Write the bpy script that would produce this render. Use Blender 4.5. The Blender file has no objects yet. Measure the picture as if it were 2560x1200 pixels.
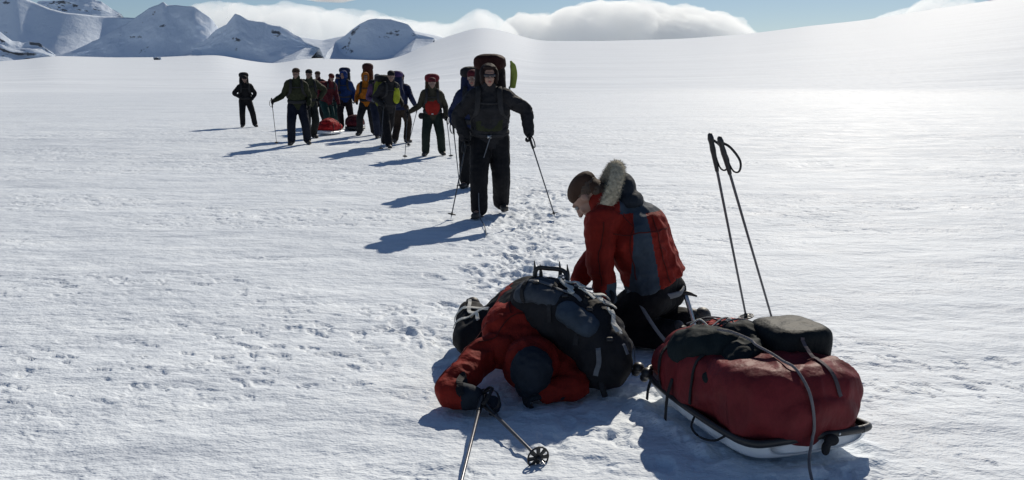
import bpy, bmesh, math, random
import numpy as np
from mathutils import Vector, Matrix, Euler
random.seed(7)
S = bpy.context.scene
COL = S.collection
R = math.radians

# ------------------------------------------------------------ camera, sky, sun, exposure
cd = bpy.data.cameras.new('camera'); cam = bpy.data.objects.new('camera', cd); COL.objects.link(cam)
cd.sensor_width = 36.0; cd.lens = 30.94; cd.clip_end = 20000; cd.clip_start = 0.05
cam.location = (0, 0, 1.5)
cam.rotation_euler = (R(90) - math.atan(385 / 2200), 0, 0)
S.camera = cam

SUN_EL, SUN_AZ = 35.5, 22.0          # azimuth measured from +Y (view direction) towards +X
world = bpy.data.worlds.new('World'); S.world = world; world.use_nodes = True
wn = world.node_tree.nodes; wl = world.node_tree.links
bg = wn['Background']
sky = wn.new('ShaderNodeTexSky'); sky.sky_type = 'NISHITA'; sky.sun_disc = False
sky.sun_elevation = R(SUN_EL); sky.sun_rotation = R(SUN_AZ)
sky.altitude = 1500; sky.air_density = 1.0; sky.dust_density = 0.6; sky.ozone_density = 3.0
wl.new(sky.outputs[0], bg.inputs[0]); bg.inputs[1].default_value = 0.062

ld = bpy.data.lights.new('sun', 'SUN'); ld.energy = 3.9; ld.angle = R(0.6); ld.color = (1.0, 0.92, 0.79)
sun = bpy.data.objects.new('sun', ld); COL.objects.link(sun)
sd = Vector((math.sin(R(SUN_AZ)) * math.cos(R(SUN_EL)), math.cos(R(SUN_AZ)) * math.cos(R(SUN_EL)), math.sin(R(SUN_EL))))
sun.rotation_euler = sd.to_track_quat('Z', 'Y').to_euler(); sun.location = (30, 60, 60)
S.view_settings.view_transform = 'Standard'; S.view_settings.look = 'None'
S.cycles.volume_bounces = 6; S.cycles.max_bounces = 12
S.view_settings.exposure = 0.0; S.view_settings.gamma = 1.0

# ------------------------------------------------------------ materials
def nodes(name):
    m = bpy.data.materials.new(name); m.use_nodes = True
    return m, m.node_tree.nodes, m.node_tree.links, m.node_tree.nodes['Principled BSDF']
def noise_node(N, L, co, scale, detail=4, rough=.55, vec=None):
    n = N.new('ShaderNodeTexNoise'); n.inputs['Scale'].default_value = scale
    n.inputs['Detail'].default_value = detail; n.inputs['Roughness'].default_value = rough
    if vec:
        mp = N.new('ShaderNodeMapping'); mp.inputs['Scale'].default_value = vec
        L.new(co, mp.inputs[0]); co = mp.outputs[0]
    L.new(co, n.inputs['Vector']); return n.outputs[0]
def ramp(N, L, fac, stops):
    r = N.new('ShaderNodeValToRGB'); L.new(fac, r.inputs[0])
    e = r.color_ramp.elements
    while len(e) < len(stops): e.new(.5)
    for el, (p, c) in zip(e, stops):
        el.position = p; el.color = c if len(c) == 4 else (*c, 1)
    return r.outputs[0]
def bump(N, L, h, dist, strength=1.0, prev=None):
    b = N.new('ShaderNodeBump'); b.inputs['Distance'].default_value = dist; b.inputs['Strength'].default_value = strength
    L.new(h, b.inputs['Height'])
    if prev is not None: L.new(prev, b.inputs['Normal'])
    return b.outputs[0]

def fabric(name, col, rough=.75, var=.25, wr=.012, scale=14, spec=.12):
    m, N, L, P = nodes(name)
    tc = N.new('ShaderNodeTexCoord').outputs['Object']
    a = noise_node(N, L, tc, 9, 4)
    c = [max(0, v) for v in col]
    L.new(ramp(N, L, a, [(.3, tuple(v * (1 - var) for v in c)), (.7, tuple(min(1, v * (1 + var)) for v in c))]), P.inputs['Base Color'])
    P.inputs['Roughness'].default_value = rough; P.inputs['Specular IOR Level'].default_value = spec
    n1 = bump(N, L, noise_node(N, L, tc, scale, 3, .5, (1, 1, .45)), wr)
    n2 = bump(N, L, noise_node(N, L, tc, 220, 1), .0008, .6, n1)
    L.new(n2, P.inputs['Normal'])
    return m
def plain(name, col, rough=.4, metal=0.0, var=.15, scale=30, b=.001):
    m, N, L, P = nodes(name)
    tc = N.new('ShaderNodeTexCoord').outputs['Object']
    a = noise_node(N, L, tc, scale, 4)
    L.new(ramp(N, L, a, [(.3, tuple(v * (1 - var) for v in col)), (.7, tuple(min(1, v * (1 + var)) for v in col))]), P.inputs['Base Color'])
    P.inputs['Roughness'].default_value = rough; P.inputs['Metallic'].default_value = metal
    L.new(bump(N, L, a, b), P.inputs['Normal'])
    return m

def snow_material():
    m, N, L, P = nodes('snow')
    tc = N.new('ShaderNodeTexCoord').outputs['Object']
    def math_(op, a, b=None, c=None):
        n = N.new('ShaderNodeMath'); n.operation = op
        for k, v in enumerate((a, b, c)):
            if v is None: continue
            if isinstance(v, (int, float)): n.inputs[k].default_value = v
            else: L.new(v, n.inputs[k])
        return n.outputs[0]
    def mrange(v, a, b, c, d):
        r = N.new('ShaderNodeMapRange'); L.new(v, r.inputs[0])
        for k, q in zip((1, 2, 3, 4), (a, b, c, d)): r.inputs[k].default_value = q
        return r.outputs[0]
    # wind crust of the plain gives way to fresh loose snow where the far slope begins
    ln = N.new('ShaderNodeVectorMath'); ln.operation = 'LENGTH'; L.new(tc, ln.inputs[0])
    edge = noise_node(N, L, tc, .02, 3)
    far = mrange(math_('MULTIPLY_ADD', edge, 60, ln.outputs['Value']), 185, 205, 0, 1)
    broad = noise_node(N, L, tc, .22, 4, .6, (.5, 1.5, 1))
    mid = noise_node(N, L, tc, 1.6, 5, .7, (.6, 1.3, 1))
    fine = noise_node(N, L, tc, 7, 3, .6, (.5, 1.3, 1))
    mix = math_('ADD', math_('MULTIPLY', broad, .35), math_('ADD', math_('MULTIPLY', mid, .40), math_('MULTIPLY', fine, .25)))
    crust = ramp(N, L, mix, [(.36, (.62, .67, .74)), (.5, (.77, .825, .89)), (.64, (.85, .90, .95))])
    fresh = N.new('ShaderNodeMix'); fresh.data_type = 'RGBA'
    L.new(far, fresh.inputs[0]); L.new(crust, fresh.inputs[6]); fresh.inputs[7].default_value = (.83, .88, .94, 1)
    L.new(fresh.outputs[2], P.inputs['Base Color'])
    L.new(mrange(mid, .35, .65, .50, .72), P.inputs['Roughness'])
    L.new(mrange(far, 0, 1, .07, .02), P.inputs['Specular IOR Level'])
    st = math_('MULTIPLY', math_('SUBTRACT', 1.0, far), 1.0)
    n0 = bump(N, L, noise_node(N, L, tc, .35, 4, .6, (.6, 1.2, 1)), .5, .28)
    n1 = bump(N, L, noise_node(N, L, tc, 2.2, 6, .68, (.7, 1.1, 1)), .10, .7, n0)
    n2 = bump(N, L, noise_node(N, L, tc, 11, 4, .6, (.75, 1.1, 1)), .011, .7, n1)
    n3 = bump(N, L, noise_node(N, L, tc, 70, 2, .6), .0018, .8, n2)
    for n in N:
        if n.type == 'BUMP': 
            k = n.inputs['Strength'].default_value; L.new(math_('MULTIPLY', st, k), n.inputs['Strength'])
    drift = bump(N, L, noise_node(N, L, tc, .012, 6, .6, (.5, 1.6, 1)), 7, .6)
    n0n = [n for n in N if n.type == 'BUMP' and abs(n.inputs['Distance'].default_value - .5) < 1e-6][0]
    L.new(drift, n0n.inputs['Normal']); L.new(math_('MULTIPLY', far, .5), drift.node.inputs['Strength'])
    L.new(n3, P.inputs['Normal'])
    return m
def mountain_material(name, rock_amt):
    m, N, L, P = nodes(name)
    tc = N.new('ShaderNodeTexCoord').outputs['Object']
    a = noise_node(N, L, tc, .030, 7, .62, (1, 1, 1.7))
    geo = N.new('ShaderNodeNewGeometry')
    sx = N.new('ShaderNodeSeparateXYZ'); L.new(geo.outputs['Normal'], sx.inputs[0])
    st = N.new('ShaderNodeMapRange'); L.new(sx.outputs[2], st.inputs[0])
    st.inputs[1].default_value = .85; st.inputs[2].default_value = .45; st.inputs[3].default_value = -.14; st.inputs[4].default_value = rock_amt
    ad = N.new('ShaderNodeMath'); ad.operation = 'ADD'; L.new(a, ad.inputs[0]); L.new(st.outputs[0], ad.inputs[1])
    L.new(ramp(N, L, ad.outputs[0], [(.60, (.74, .83, .95)), (.66, (.10, .11, .13))]), P.inputs['Base Color'])
    P.inputs['Roughness'].default_value = .8
    L.new(bump(N, L, noise_node(N, L, tc, .05, 8, .62), 5, .5), P.inputs['Normal'])
    return m
M = {}
M['snow'] = snow_material()
M['mountain'] = mountain_material('mountain_snow', .02)
M['rocky'] = mountain_material('mountain_rock', .14)

# ------------------------------------------------------------ numpy noise
_rng = np.random.RandomState(3)
_perm = np.concatenate([_rng.permutation(256)] * 3).astype(np.int64)
_val = _rng.rand(256).astype(np.float64)
def vn2(x, y):
    xi = np.floor(x).astype(np.int64); yi = np.floor(y).astype(np.int64)
    xf = x - xi; yf = y - yi
    u = xf * xf * xf * (xf * (xf * 6 - 15) + 10); v = yf * yf * yf * (yf * (yf * 6 - 15) + 10)
    def h(a, b): return _val[_perm[(_perm[a & 255] + b) & 255]]
    return (h(xi, yi) * (1 - u) + h(xi + 1, yi) * u) * (1 - v) + (h(xi, yi + 1) * (1 - u) + h(xi + 1, yi + 1) * u) * v
def fbm2(x, y, o=4, g=.5):
    s = 0; a = 1; t = 0
    for i in range(o):
        s = s + a * vn2(x + i * 37.3, y + i * 17.7); t += a; a *= g; x = x * 2.03; y = y * 2.03
    return s / t
def vn3(x, y, z):
    xi = np.floor(x).astype(np.int64); yi = np.floor(y).astype(np.int64); zi = np.floor(z).astype(np.int64)
    xf = x - xi; yf = y - yi; zf = z - zi
    u = xf * xf * (3 - 2 * xf); v = yf * yf * (3 - 2 * yf); w = zf * zf * (3 - 2 * zf)
    def h(a, b, c): return _val[_perm[(_perm[(_perm[a & 255] + b) & 255] + c) & 255]]
    def l2(c): return (h(xi, yi, c) * (1 - u) + h(xi + 1, yi, c) * u) * (1 - v) + (h(xi, yi + 1, c) * (1 - u) + h(xi + 1, yi + 1, c) * u) * v
    return l2(zi) * (1 - w) + l2(zi + 1) * w
def sstep(a, b, x):
    t = np.clip((x - a) / (b - a), 0, 1); return t * t * (3 - 2 * t)

# ------------------------------------------------------------ naming helpers
def tag(o, label=None, cat=None, group=None, kind=None):
    for k, v in (('label', label), ('category', cat), ('group', group), ('kind', kind)):
        if v: o[k] = v
    return o
def link_mesh(name, verts, faces, mat, parent=None, smooth=True):
    me = bpy.data.meshes.new(name)
    if isinstance(verts, np.ndarray) and isinstance(faces, np.ndarray):
        me.vertices.add(len(verts)); me.vertices.foreach_set('co', verts.astype(np.float32).ravel())
        me.loops.add(faces.size); me.loops.foreach_set('vertex_index', faces.astype(np.int32).ravel())
        n = faces.shape[1]
        me.polygons.add(len(faces)); me.polygons.foreach_set('loop_start', np.arange(0, faces.size, n, dtype=np.int32))
        me.update(calc_edges=True)
    else:
        me.from_pydata([tuple(v) for v in verts], [], [tuple(f) for f in faces]); me.update()
    if smooth: me.polygons.foreach_set('use_smooth', np.ones(len(me.polygons), dtype=bool))
    me.materials.append(mat)
    o = bpy.data.objects.new(name, me); COL.objects.link(o)
    if parent: o.parent = parent
    return o
def grid_faces(nr, nc):
    i = np.arange((nr - 1) * (nc - 1)); r = i // (nc - 1); c = i % (nc - 1)
    a = r * nc + c
    return np.stack([a, a + 1, a + nc + 1, a + nc], 1)

# ------------------------------------------------------------ snowfield
SKY_X = [-1400, -300, 0, 90, 150, 300, 420, 560, 640, 700, 760, 850, 960, 1010, 1050, 1110, 1200, 1260, 1340, 1500, 1700, 1870, 2000, 2130, 2300, 2560, 3000, 4000]
SKY_Y = [150, 164, 164, 158, 150, 152, 150, 142, 156, 163, 150, 148, 152, 142, 120, 100, 72, 82, 106, 107, 103, 92, 78, 68, 48, 22, -10, -30]
D_SKY = 1500.0
_sx = np.arange(-1500, 4100, 5.0); _sy = np.interp(_sx, SKY_X, SKY_Y)
_k = np.hanning(23); _sy = np.convolve(np.pad(_sy, 11, mode='edge'), _k / _k.sum(), mode='valid')
def base_height(x, y):
    d = np.sqrt(x * x + y * y) + 1e-6
    az = np.arctan2(x, np.maximum(y, 1e-3)); front = y > 0
    px = 1280 + 2200 * np.tan(np.clip(az, -1.1, 1.1))
    z = .22 * sstep(16, 26, y)
    py = np.interp(px, _sx, _sy)
    zs = (1.5 + D_SKY * (215 - py) / 2200)
    s = np.clip((d - 150) / (D_SKY - 150), 0, 1)
    rise = (zs - .22) * (s ** 1.12) * np.where(front, sstep(0, .5, np.cos(az)), 0)
    over = np.clip((d - D_SKY) / 900, 0, 3)
    z = z + rise - 60 * over ** 1.5
    z = z + 1.2 * (fbm2(x * .012 + 5, y * .012, 3) - .5) * sstep(140, 500, d) * (1 - s * .5)
    z = z + .05 * (fbm2(x * .25 + 3, y * .25 + 9, 2) - .5) * (1 - sstep(100, 200, d))
    return z
def stamps():
    """boot prints of the trail that the party left and the one in front of it"""
    r = np.random.RandomState(11); out = []
    for i in range(330):
        t = r.rand(); yy = 5.0 + 7.8 * t ** 1.15
        cx = np.interp(yy, [4.8, 6, 8, 10.4, 12.5], [-.02, .05, .12, .22, .42])
        out.append((cx + r.randn() * .25, yy, r.uniform(-.9, .9), r.uniform(.008, .021), r.uniform(.035, .075)))
    for i in range(10): out.append((-.62 + r.randn() * .10, 5.0 + r.rand() * .7, r.uniform(-1, 1), .012, .05))
    for i in range(40): out.append((.62 + r.randn() * .3, 3.3 + r.rand() * .9, r.uniform(-1, 1), .008, .045))
    return out
def detail_height(x, y):
    d = np.sqrt(x * x + y * y); f = 1 - sstep(25, 45, d)
    z = .030 * (fbm2(x * .9, y * 1.8, 4) - .5)
    patch = sstep(.42, .62, fbm2(x * .35 + 40, y * .7 + 3, 3))
    n = fbm2(x * 8.5 + 9, y * 11 + 2 + x * 2.2, 3, .55)
    z = z - .011 * sstep(.59, .67, n) * (.12 + patch)                 # wind-scoured pits with sharp lips
    n2 = fbm2(x * 9 + 1, y * 15 + 7, 3, .6)
    z = z + .008 * (n2 - .5) * (.5 + patch)
    tr = np.exp(-((x - np.interp(y, [4.8, 6, 8, 10.4, 12.5, 16], [-.02, .05, .12, .22, .42, .2])) / .42) ** 2) * sstep(4.6, 5.6, y) * (1 - sstep(12, 15, y))
    gear = np.exp(-(((x - .45) / 1.05) ** 2 + ((y - 4.15) / .85) ** 2) ** 1.5)
    z = z + (tr * .9 + gear * .8) * (.045 * (fbm2(x * 7 + 3, y * 7 + 8, 4, .6) - .5) - .008)
    # snow pushed up along the runners of the sled
    dx = x - 1.195; dy = y - 3.345; u = -dx * .33 + dy * .944; v = dx * .944 + dy * .33
    berm = np.exp(-((np.abs(v) - .33) / .045) ** 2) * sstep(-.1, .1, u) * (1 - sstep(.85, 1.1, u)) + np.exp(-((u + .09) / .05) ** 2) * (1 - sstep(.22, .34, np.abs(v)))
    z = z + .028 * berm * (.3 + 1.2 * fbm2(x * 14, y * 14, 2))
    z = z * f
    for (sx, sy, a, dep, w_) in stamps():
        m = (np.abs(x - sx) < .45) & (np.abs(y - sy) < .45)
        if not m.any(): continue
        dx = x[m] - sx; dy = y[m] - sy
        u = dx * math.cos(a) + dy * math.sin(a); v = -dx * math.sin(a) + dy * math.cos(a)
        q = (u / w_) ** 2 + (v / (w_ * 2.2)) ** 2 + 1.1 * (vn2(x[m] * 24, y[m] * 24) - .5)
        z[m] += -dep * (1 - sstep(.5, 1.1, q)) + dep * .2 * np.exp(-((q - 1.9) / .7) ** 2)
    return z
def ground_z(x, y):
    X = np.array([float(x)]); Y = np.array([float(y)])
    return float(base_height(X, Y)[0])
az = np.concatenate([np.linspace(-180, -38, 36, endpoint=False), np.linspace(-38, 38, 1000), np.linspace(38, 180, 37)[1:]])
rad = np.concatenate([np.linspace(.0, 2.4, 8, endpoint=False), np.exp(np.linspace(math.log(2.4), math.log(34), 720, endpoint=False)),
                      np.exp(np.linspace(math.log(34), math.log(170), 110, endpoint=False)), np.exp(np.linspace(math.log(170), math.log(4500), 110))])
RR, AA = np.meshgrid(rad, np.radians(az), indexing='ij')
gx = (RR * np.sin(AA)).ravel(); gy = (RR * np.cos(AA)).ravel()
gz = base_height(gx, gy) + detail_height(gx, gy)
snow = link_mesh('snow_ground', np.stack([gx, gy, gz], 1), grid_faces(len(rad), len(az))[:, ::-1], M['snow'])
tag(snow, 'wind scoured snow plain with a trampled trail', None, None, 'structure')

# ------------------------------------------------------------ mountains: top and bottom outlines at a true distance
def mountain(name, label, D, top, bot, mat, k=.75, back=2.0, seed=0, amp=5.0, prof=1.0, n=160, nv=44, kx=None, ky=None):
    tx = [p[0] for p in top]; px = np.linspace(min(tx), max(tx), n)
    ty = np.interp(px, tx, [p[1] for p in top]); by = np.interp(px, [p[0] for p in bot], [p[1] for p in bot])
    ty = ty + 2.2 * (fbm2(px * .03 + seed, px * 0 + seed, 4, .6) - .5) * amp / 5 * 2
    ax = (px - 1280) / 2200
    ridge = D + 60 * (fbm2(px * .006 + seed, px * 0 + 3, 2) - .5)
    zt = 1.5 + ridge * (215 - ty) / 2200
    zb0 = 1.5 + ridge * (215 - by) / 2200
    run = np.maximum(zt - zb0, 2) * k
    zb = 1.5 + (ridge - run) * (215 - by) / 2200
    V = []
    rows_f = np.linspace(0, 1, nv)
    k0 = np.interp(px, kx, ky) if kx else k
    w = np.hanning(2 * (n // 14) + 1); w /= w.sum(); h_ = len(w) // 2
    zs_ = np.convolve(np.pad(zt, h_, mode='edge'), w, mode='valid'); zs_ = np.minimum(zs_, zt + 6)
    run = np.maximum(zs_ - zb0, 2) * k0; zb = 1.5 + (ridge - run) * (215 - by) / 2200
    for t in rows_f:                                  # from the foot of the face up to the crest
        d = ridge - run * (1 - t)
        z = zb + (zs_ + (zt - zs_) * t ** 3 - zb) * (t ** prof)
        x = ax * d
        nz = (fbm2(x * .028 + seed, t * 3 + x * .008 + seed, 5, .5) - .5) * amp * 3 * math.sin(math.pi * t)
        V.append(np.stack([x, d + nz, z + nz * .25], 1))
    for t in np.linspace(0, 1, 16)[1:]:               # lee side falls away gently behind the crest
        d = ridge + t * (zt - zb + 30) * back
        x = ax * ridge
        V.append(np.stack([x, d, zt - t * (zt - zb + 30) + 3 * (fbm2(x * .03, d * .03, 4) - .5) * t], 1))
    V.insert(0, V[0] + np.array([0, -60, -16])); V.insert(0, V[0] + np.array([0, -60, -30]))
    A = np.concatenate(V)
    o = link_mesh(name, A, grid_faces(len(V), n), mat)
    tag(o, label, None, None, 'structure'); return o

mountain('mountain', 'rocky dark ridge crest far behind the left peaks', 2300, [(130, 12), (165, 10), (200, 9), (235, 8), (262, 6), (285, 14), (310, 32), (330, 42)],
         [(130, 45), (330, 50)], M['rocky'], seed=4, amp=7, k=1.1)
mountain('mountain', 'large shaded snow slope filling the left corner', 1700, [(-700, -60), (-200, -40), (-60, -6), (0, -2), (20, -10), (45, -14), (80, -2), (120, 14), (160, 30), (200, 40), (260, 46), (320, 50), (380, 52), (420, 60), (470, 70)],
         [(-700, 160), (0, 160), (60, 156), (160, 152), (220, 152), (320, 152), (470, 150)], M['mountain'], seed=2, amp=3.5, prof=1.7,
         kx=[-700, 60, 110, 170, 260, 330, 400], ky=[1.0, 1.05, 1.3, 1.75, 1.9, 1.5, 1.1])
mountain('mountain', 'domed snow peak with rocky shoulders left of centre', 1560, [(130, 152), (200, 132), (250, 112), (300, 88), (350, 62), (380, 42), (400, 28), (420, 22), (436, 13), (445, 22), (470, 21), (490, 24), (510, 26), (530, 40), (548, 52), (558, 66), (566, 78), (585, 96), (620, 110)],
         [(130, 153), (300, 150), (400, 146), (440, 146), (500, 136), (560, 138), (620, 140)], M['mountain'], seed=8, amp=6, kx=[250, 330, 400, 620], ky=[1.3, 1.05, .9, .85])
mountain('mountain', 'pointed snow peak with dark rock below its tip', 1440, [(496, 120), (530, 104), (560, 80), (585, 68), (600, 52), (608, 43), (622, 48), (640, 58), (680, 64), (715, 71), (735, 82), (752, 92), (764, 98), (775, 108), (810, 122)],
         [(496, 140), (520, 146), (600, 148), (650, 158), (690, 160), (720, 148), (775, 122), (810, 124)], M['mountain'], seed=15, k=.85, amp=6)
mountain('mountain', 'smooth oval shaded snow dome above the hikers', 1380, [(848, 108), (870, 96), (890, 80), (910, 66), (930, 57), (950, 53), (985, 55), (1010, 62), (1028, 68), (1036, 78), (1046, 90), (1090, 100)],
         [(848, 112), (856, 130), (872, 142), (900, 149), (950, 150), (990, 140), (1020, 118), (1046, 100), (1090, 102)], M['mountain'], seed=21, k=.8, amp=2.0)
mountain('mountain', 'low rocky spur at the left edge under the slope', 1300, [(-500, 60), (-100, 72), (0, 68), (20, 76), (45, 96), (60, 108), (85, 112), (100, 106), (125, 112), (150, 132), (164, 144)],
         [(-500, 165), (0, 161), (60, 158), (110, 150), (164, 148)], M['rocky'], seed=30, k=.85, amp=9)
mountain('hill', 'sunlit white saddle between the pointed peak and the oval dome', 1750, [(560, 140), (640, 120), (700, 104), (760, 98), (820, 104), (880, 92), (960, 84), (1040, 82), (1090, 92), (1150, 110)],
         [(560, 170), (1150, 160)], M['mountain'], seed=41, k=3.2, amp=2)
mountain('mountain', 'distant blue mountain at the upper right corner', 5200, [(2380, 40), (2420, 22), (2450, 4), (2500, -12), (2600, -30), (2900, -60), (3300, 10)],
         [(2380, 44), (2900, 40), (3300, 40)], M['mountain'], seed=33, k=.9, amp=12)

def rock(px, py, D, w, h, seed, label):
    x = (px - 1280) / 2200 * D; z = ground_z(x, D)
    bm = bmesh.new(); bmesh.ops.create_icosphere(bm, subdivisions=4, radius=1)
    for v in bm.verts:
        c = v.co.copy(); n_ = float(vn3(np.array([c.x * 1.6 + seed]), np.array([c.y * 1.6 + 4.0]), np.array([c.z * 1.6 + 2.0]))[0]) + .4 * float(vn3(np.array([c.x * 4 + seed]), np.array([c.y * 4.]), np.array([c.z * 4.]))[0])
        v.co = Vector((c.x * w, c.y * w * .7, c.z * h)) * (.55 + .65 * n_)
    me = bpy.data.meshes.new('rock'); bm.to_mesh(me); bm.free(); me.materials.append(M['rocky'])
    o = bpy.data.objects.new('rock', me); COL.objects.link(o); o.location = (x, D, z + h * .2)
    tag(o, label, 'rock')
rock(411, 156, 1000, 4.2, 2.6, 3, 'small dark rock poking out of the snow below the domed peak')
rock(640, 92, 1420, 12, 14, 9, 'dark rock outcrop on the face of the pointed peak') if False else None

mountain('mountain', 'grey rocky rib below the wispy cloud on the right skyline', 2500, [(2270, 58), (2310, 46), (2350, 34), (2400, 28), (2440, 22), (2480, 12), (2520, 14), (2600, 8)],
         [(2270, 70), (2600, 50)], M['rocky'], seed=61, k=1.0, amp=6)
# ------------------------------------------------------------ clouds: banks of vapour spilling over the far ridges
def cloud_material():
    m = bpy.data.materials.new('cloud_vapour'); m.use_nodes = True
    N = m.node_tree.nodes; L = m.node_tree.links
    N.remove(N['Principled BSDF']); out = [n for n in N if n.type == 'OUTPUT_MATERIAL'][0]
    v = N.new('ShaderNodeVolumePrincipled'); v.inputs['Color'].default_value = (.965, .985, 1, 1)
    v.inputs['Density'].default_value = .010; v.inputs['Anisotropy'].default_value = .35
    L.new(v.outputs[0], out.inputs['Volume'])
    return m
M['cloud'] = cloud_material()
def cloud(name, label, D, top, bot, depth, seed, amp=14, n=200, nv=60, slant=0.0):
    """closed loaf of vapour: an outline at distance D given real thickness and billows"""
    tx = [p[0] for p in top]; px = np.linspace(min(tx), max(tx), n)
    ty = np.interp(px, tx, [p[1] for p in top]); by = np.interp(px, [p[0] for p in bot], [p[1] for p in bot])
    ty = ty + 13 * (fbm2(px * .035 + seed, px * .004 + seed, 4, .6) - .5) * np.clip((by - ty) / 60, 0, 1)
    k = np.hanning(7); ty = np.convolve(np.pad(ty, 3, mode='edge'), k / k.sum(), mode='valid')
    ax = (px - 1280) / 2200; zt = 1.5 + D * (215 - ty) / 2200; zb = 1.5 + D * (215 - by) / 2200
    V = []
    end = np.sqrt(np.clip(np.minimum(px - px[0], px[-1] - px) / 60.0, 0, 1))
    for j in range(nv):
        a = 2 * math.pi * j / nv
        c = -math.cos(a); s_ = math.sin(a)
        cy = c * depth * end * (.35 + .65 * np.clip((zt - zb) / (np.max(zt - zb)), .1, 1))
        h = (zt - zb) * .5 * end
        z = (zt + zb) / 2 + h * (abs(s_) ** .8 * (1 if s_ > 0 else -1))
        y = D + cy; x = ax * D
        b = (fbm2(x * .010 + seed + y * .004, z * .018 + y * .012 + seed, 5, .55) - .5) * amp * 2 * end
        streak = (fbm2((x + slant * z * 2) * .03 + seed, z * .004 + 3, 3) - .5) * amp * 2.0 * end
        V.append(np.stack([x, y + c * (b + streak) * 1.5, z + abs(s_) * (b * .35)], 1))
    A = np.concatenate(V); F = grid_faces(nv, n)
    i = np.arange(n - 1); last = (nv - 1) * n + i
    F = np.concatenate([F, np.stack([last, last + 1, i + 1, i], 1)])
    o = link_mesh(name, A, F, M['cloud'])
    return tag(o, label, 'cloud', 'clouds over the far ridges')
cloud('cloud', 'broad white cloud bank behind the two left peaks', 3200,
      [(440, 60), (500, 30), (560, 20), (640, 17), (720, 18), (800, 30), (880, 36), (960, 42), (1010, 50), (1060, 62), (1130, 66), (1170, 52), (1195, 36), (1225, 34), (1250, 46), (1300, 50)],
      [(440, 170), (1300, 150)], 200, 3, amp=60)
cloud('cloud', 'long cap cloud pouring over the middle horizon with a grey underside', 4200,
      [(1235, 80), (1262, 50), (1300, 44), (1370, 44), (1410, 26), (1460, 16), (1520, 13), (1580, 21), (1650, 26), (1720, 28), (1760, 38), (1800, 50), (1835, 64), (1862, 84), (1875, 95)],
      [(1235, 130), (1300, 160), (1870, 130)], 420, 9, amp=75, slant=1.0)
cloud('cloud', 'wispy white cloud rising off the right snow slope', 3400,
      [(2120, 72), (2145, 50), (2175, 44), (2210, 40), (2240, 30), (2265, 8), (2290, -4), (2320, -6), (2360, 6), (2400, 30), (2420, 44)],
      [(2120, 110), (2420, 80)], 120, 14, amp=50, slant=-.6)
cloud('cloud', 'thin faint cloud streak high above the domed peak', 5200,
      [(740, 4), (790, -4), (840, -10), (890, -6), (930, 2)], [(740, 6), (800, 12), (860, 14), (930, 6)], 200, 20, amp=14)
cloud('cloud', 'low ragged cloud lip rolling down at the right end of the cap cloud', 3900,
      [(1600, 96), (1640, 62), (1690, 48), (1740, 56), (1780, 54), (1815, 72), (1850, 82), (1880, 90), (1905, 100)],
      [(1600, 130), (1905, 125)], 160, 27, amp=60, slant=1.4)
# ------------------------------------------------------------ mesh toolkit for soft bodies
def V3(*a): return Vector(a if len(a) > 1 else a[0])
def tube(pts, rads, side=None, n=16, cap=True, sub=4, flat0=False):
    """swept elliptical tube through pts with radii (a along side, b across), rounded ends"""
    P = [Vector(p) for p in pts]
    rr = [(r, r) if not isinstance(r, (tuple, list)) else tuple(r) for r in rads]
    if len(P) > 2 and sub > 1:
        Q = []; Rr = []
        for i in range(len(P) - 1):
            p0 = P[i - 1] if i else P[i] * 2 - P[i + 1]; p3 = P[i + 2] if i + 2 < len(P) else P[i + 1] * 2 - P[i]
            for k in range(sub):
                t = k / sub; t2 = t * t; t3 = t2 * t
                Q.append(.5 * ((2 * P[i]) + (P[i + 1] - p0) * t + (2 * p0 - 5 * P[i] + 4 * P[i + 1] - p3) * t2 + (3 * P[i] - p0 - 3 * P[i + 1] + p3) * t3))
                s = t * t * (3 - 2 * t)
                Rr.append(tuple(rr[i][m] * (1 - s) + rr[i + 1][m] * s for m in (0, 1)))
        Q.append(P[-1]); Rr.append(rr[-1]); P, rr = Q, Rr
    T = []
    for i in range(len(P)):
        t = (P[min(i + 1, len(P) - 1)] - P[max(i - 1, 0)])
        T.append(t.normalized() if t.length > 1e-9 else Vector((0, 0, 1)))
    sd_ = Vector(side) if side is not None else Vector((1, 0, 0))
    if abs(sd_.normalized().dot(T[0])) > .97: sd_ = Vector((0, 1, 0))
    rings = []
    def ring(c, t, a, b):
        nonlocal sd_
        u = (sd_ - t * sd_.dot(t)).normalized(); sd_ = u if side is None else sd_
        w = t.cross(u)
        rings.append([c + u * (a * math.cos(2 * math.pi * k / n)) + w * (b * math.sin(2 * math.pi * k / n)) for k in range(n)])
    if cap and not flat0:
        for q in (80, 55, 28):
            m = min(rr[0]); ring(P[0] - T[0] * m * math.sin(R(q)), T[0], rr[0][0] * math.cos(R(q)), rr[0][1] * math.cos(R(q)))
    for p, t, (a, b) in zip(P, T, rr): ring(p, t, a, b)
    if cap:
        for q in (28, 55, 80):
            m = min(rr[-1]); ring(P[-1] + T[-1] * m * math.sin(R(q)), T[-1], rr[-1][0] * math.cos(R(q)), rr[-1][1] * math.cos(R(q)))
    vs = [v for r in rings for v in r]; fs = []
    for i in range(len(rings) - 1):
        for k in range(n):
            a = i * n + k; b = i * n + (k + 1) % n
            fs.append((a, b, b + n, a + n))
    fs.append(tuple(range(n - 1, -1, -1))); fs.append(tuple(len(vs) - n + k for k in range(n)))
    return vs, fs
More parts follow.
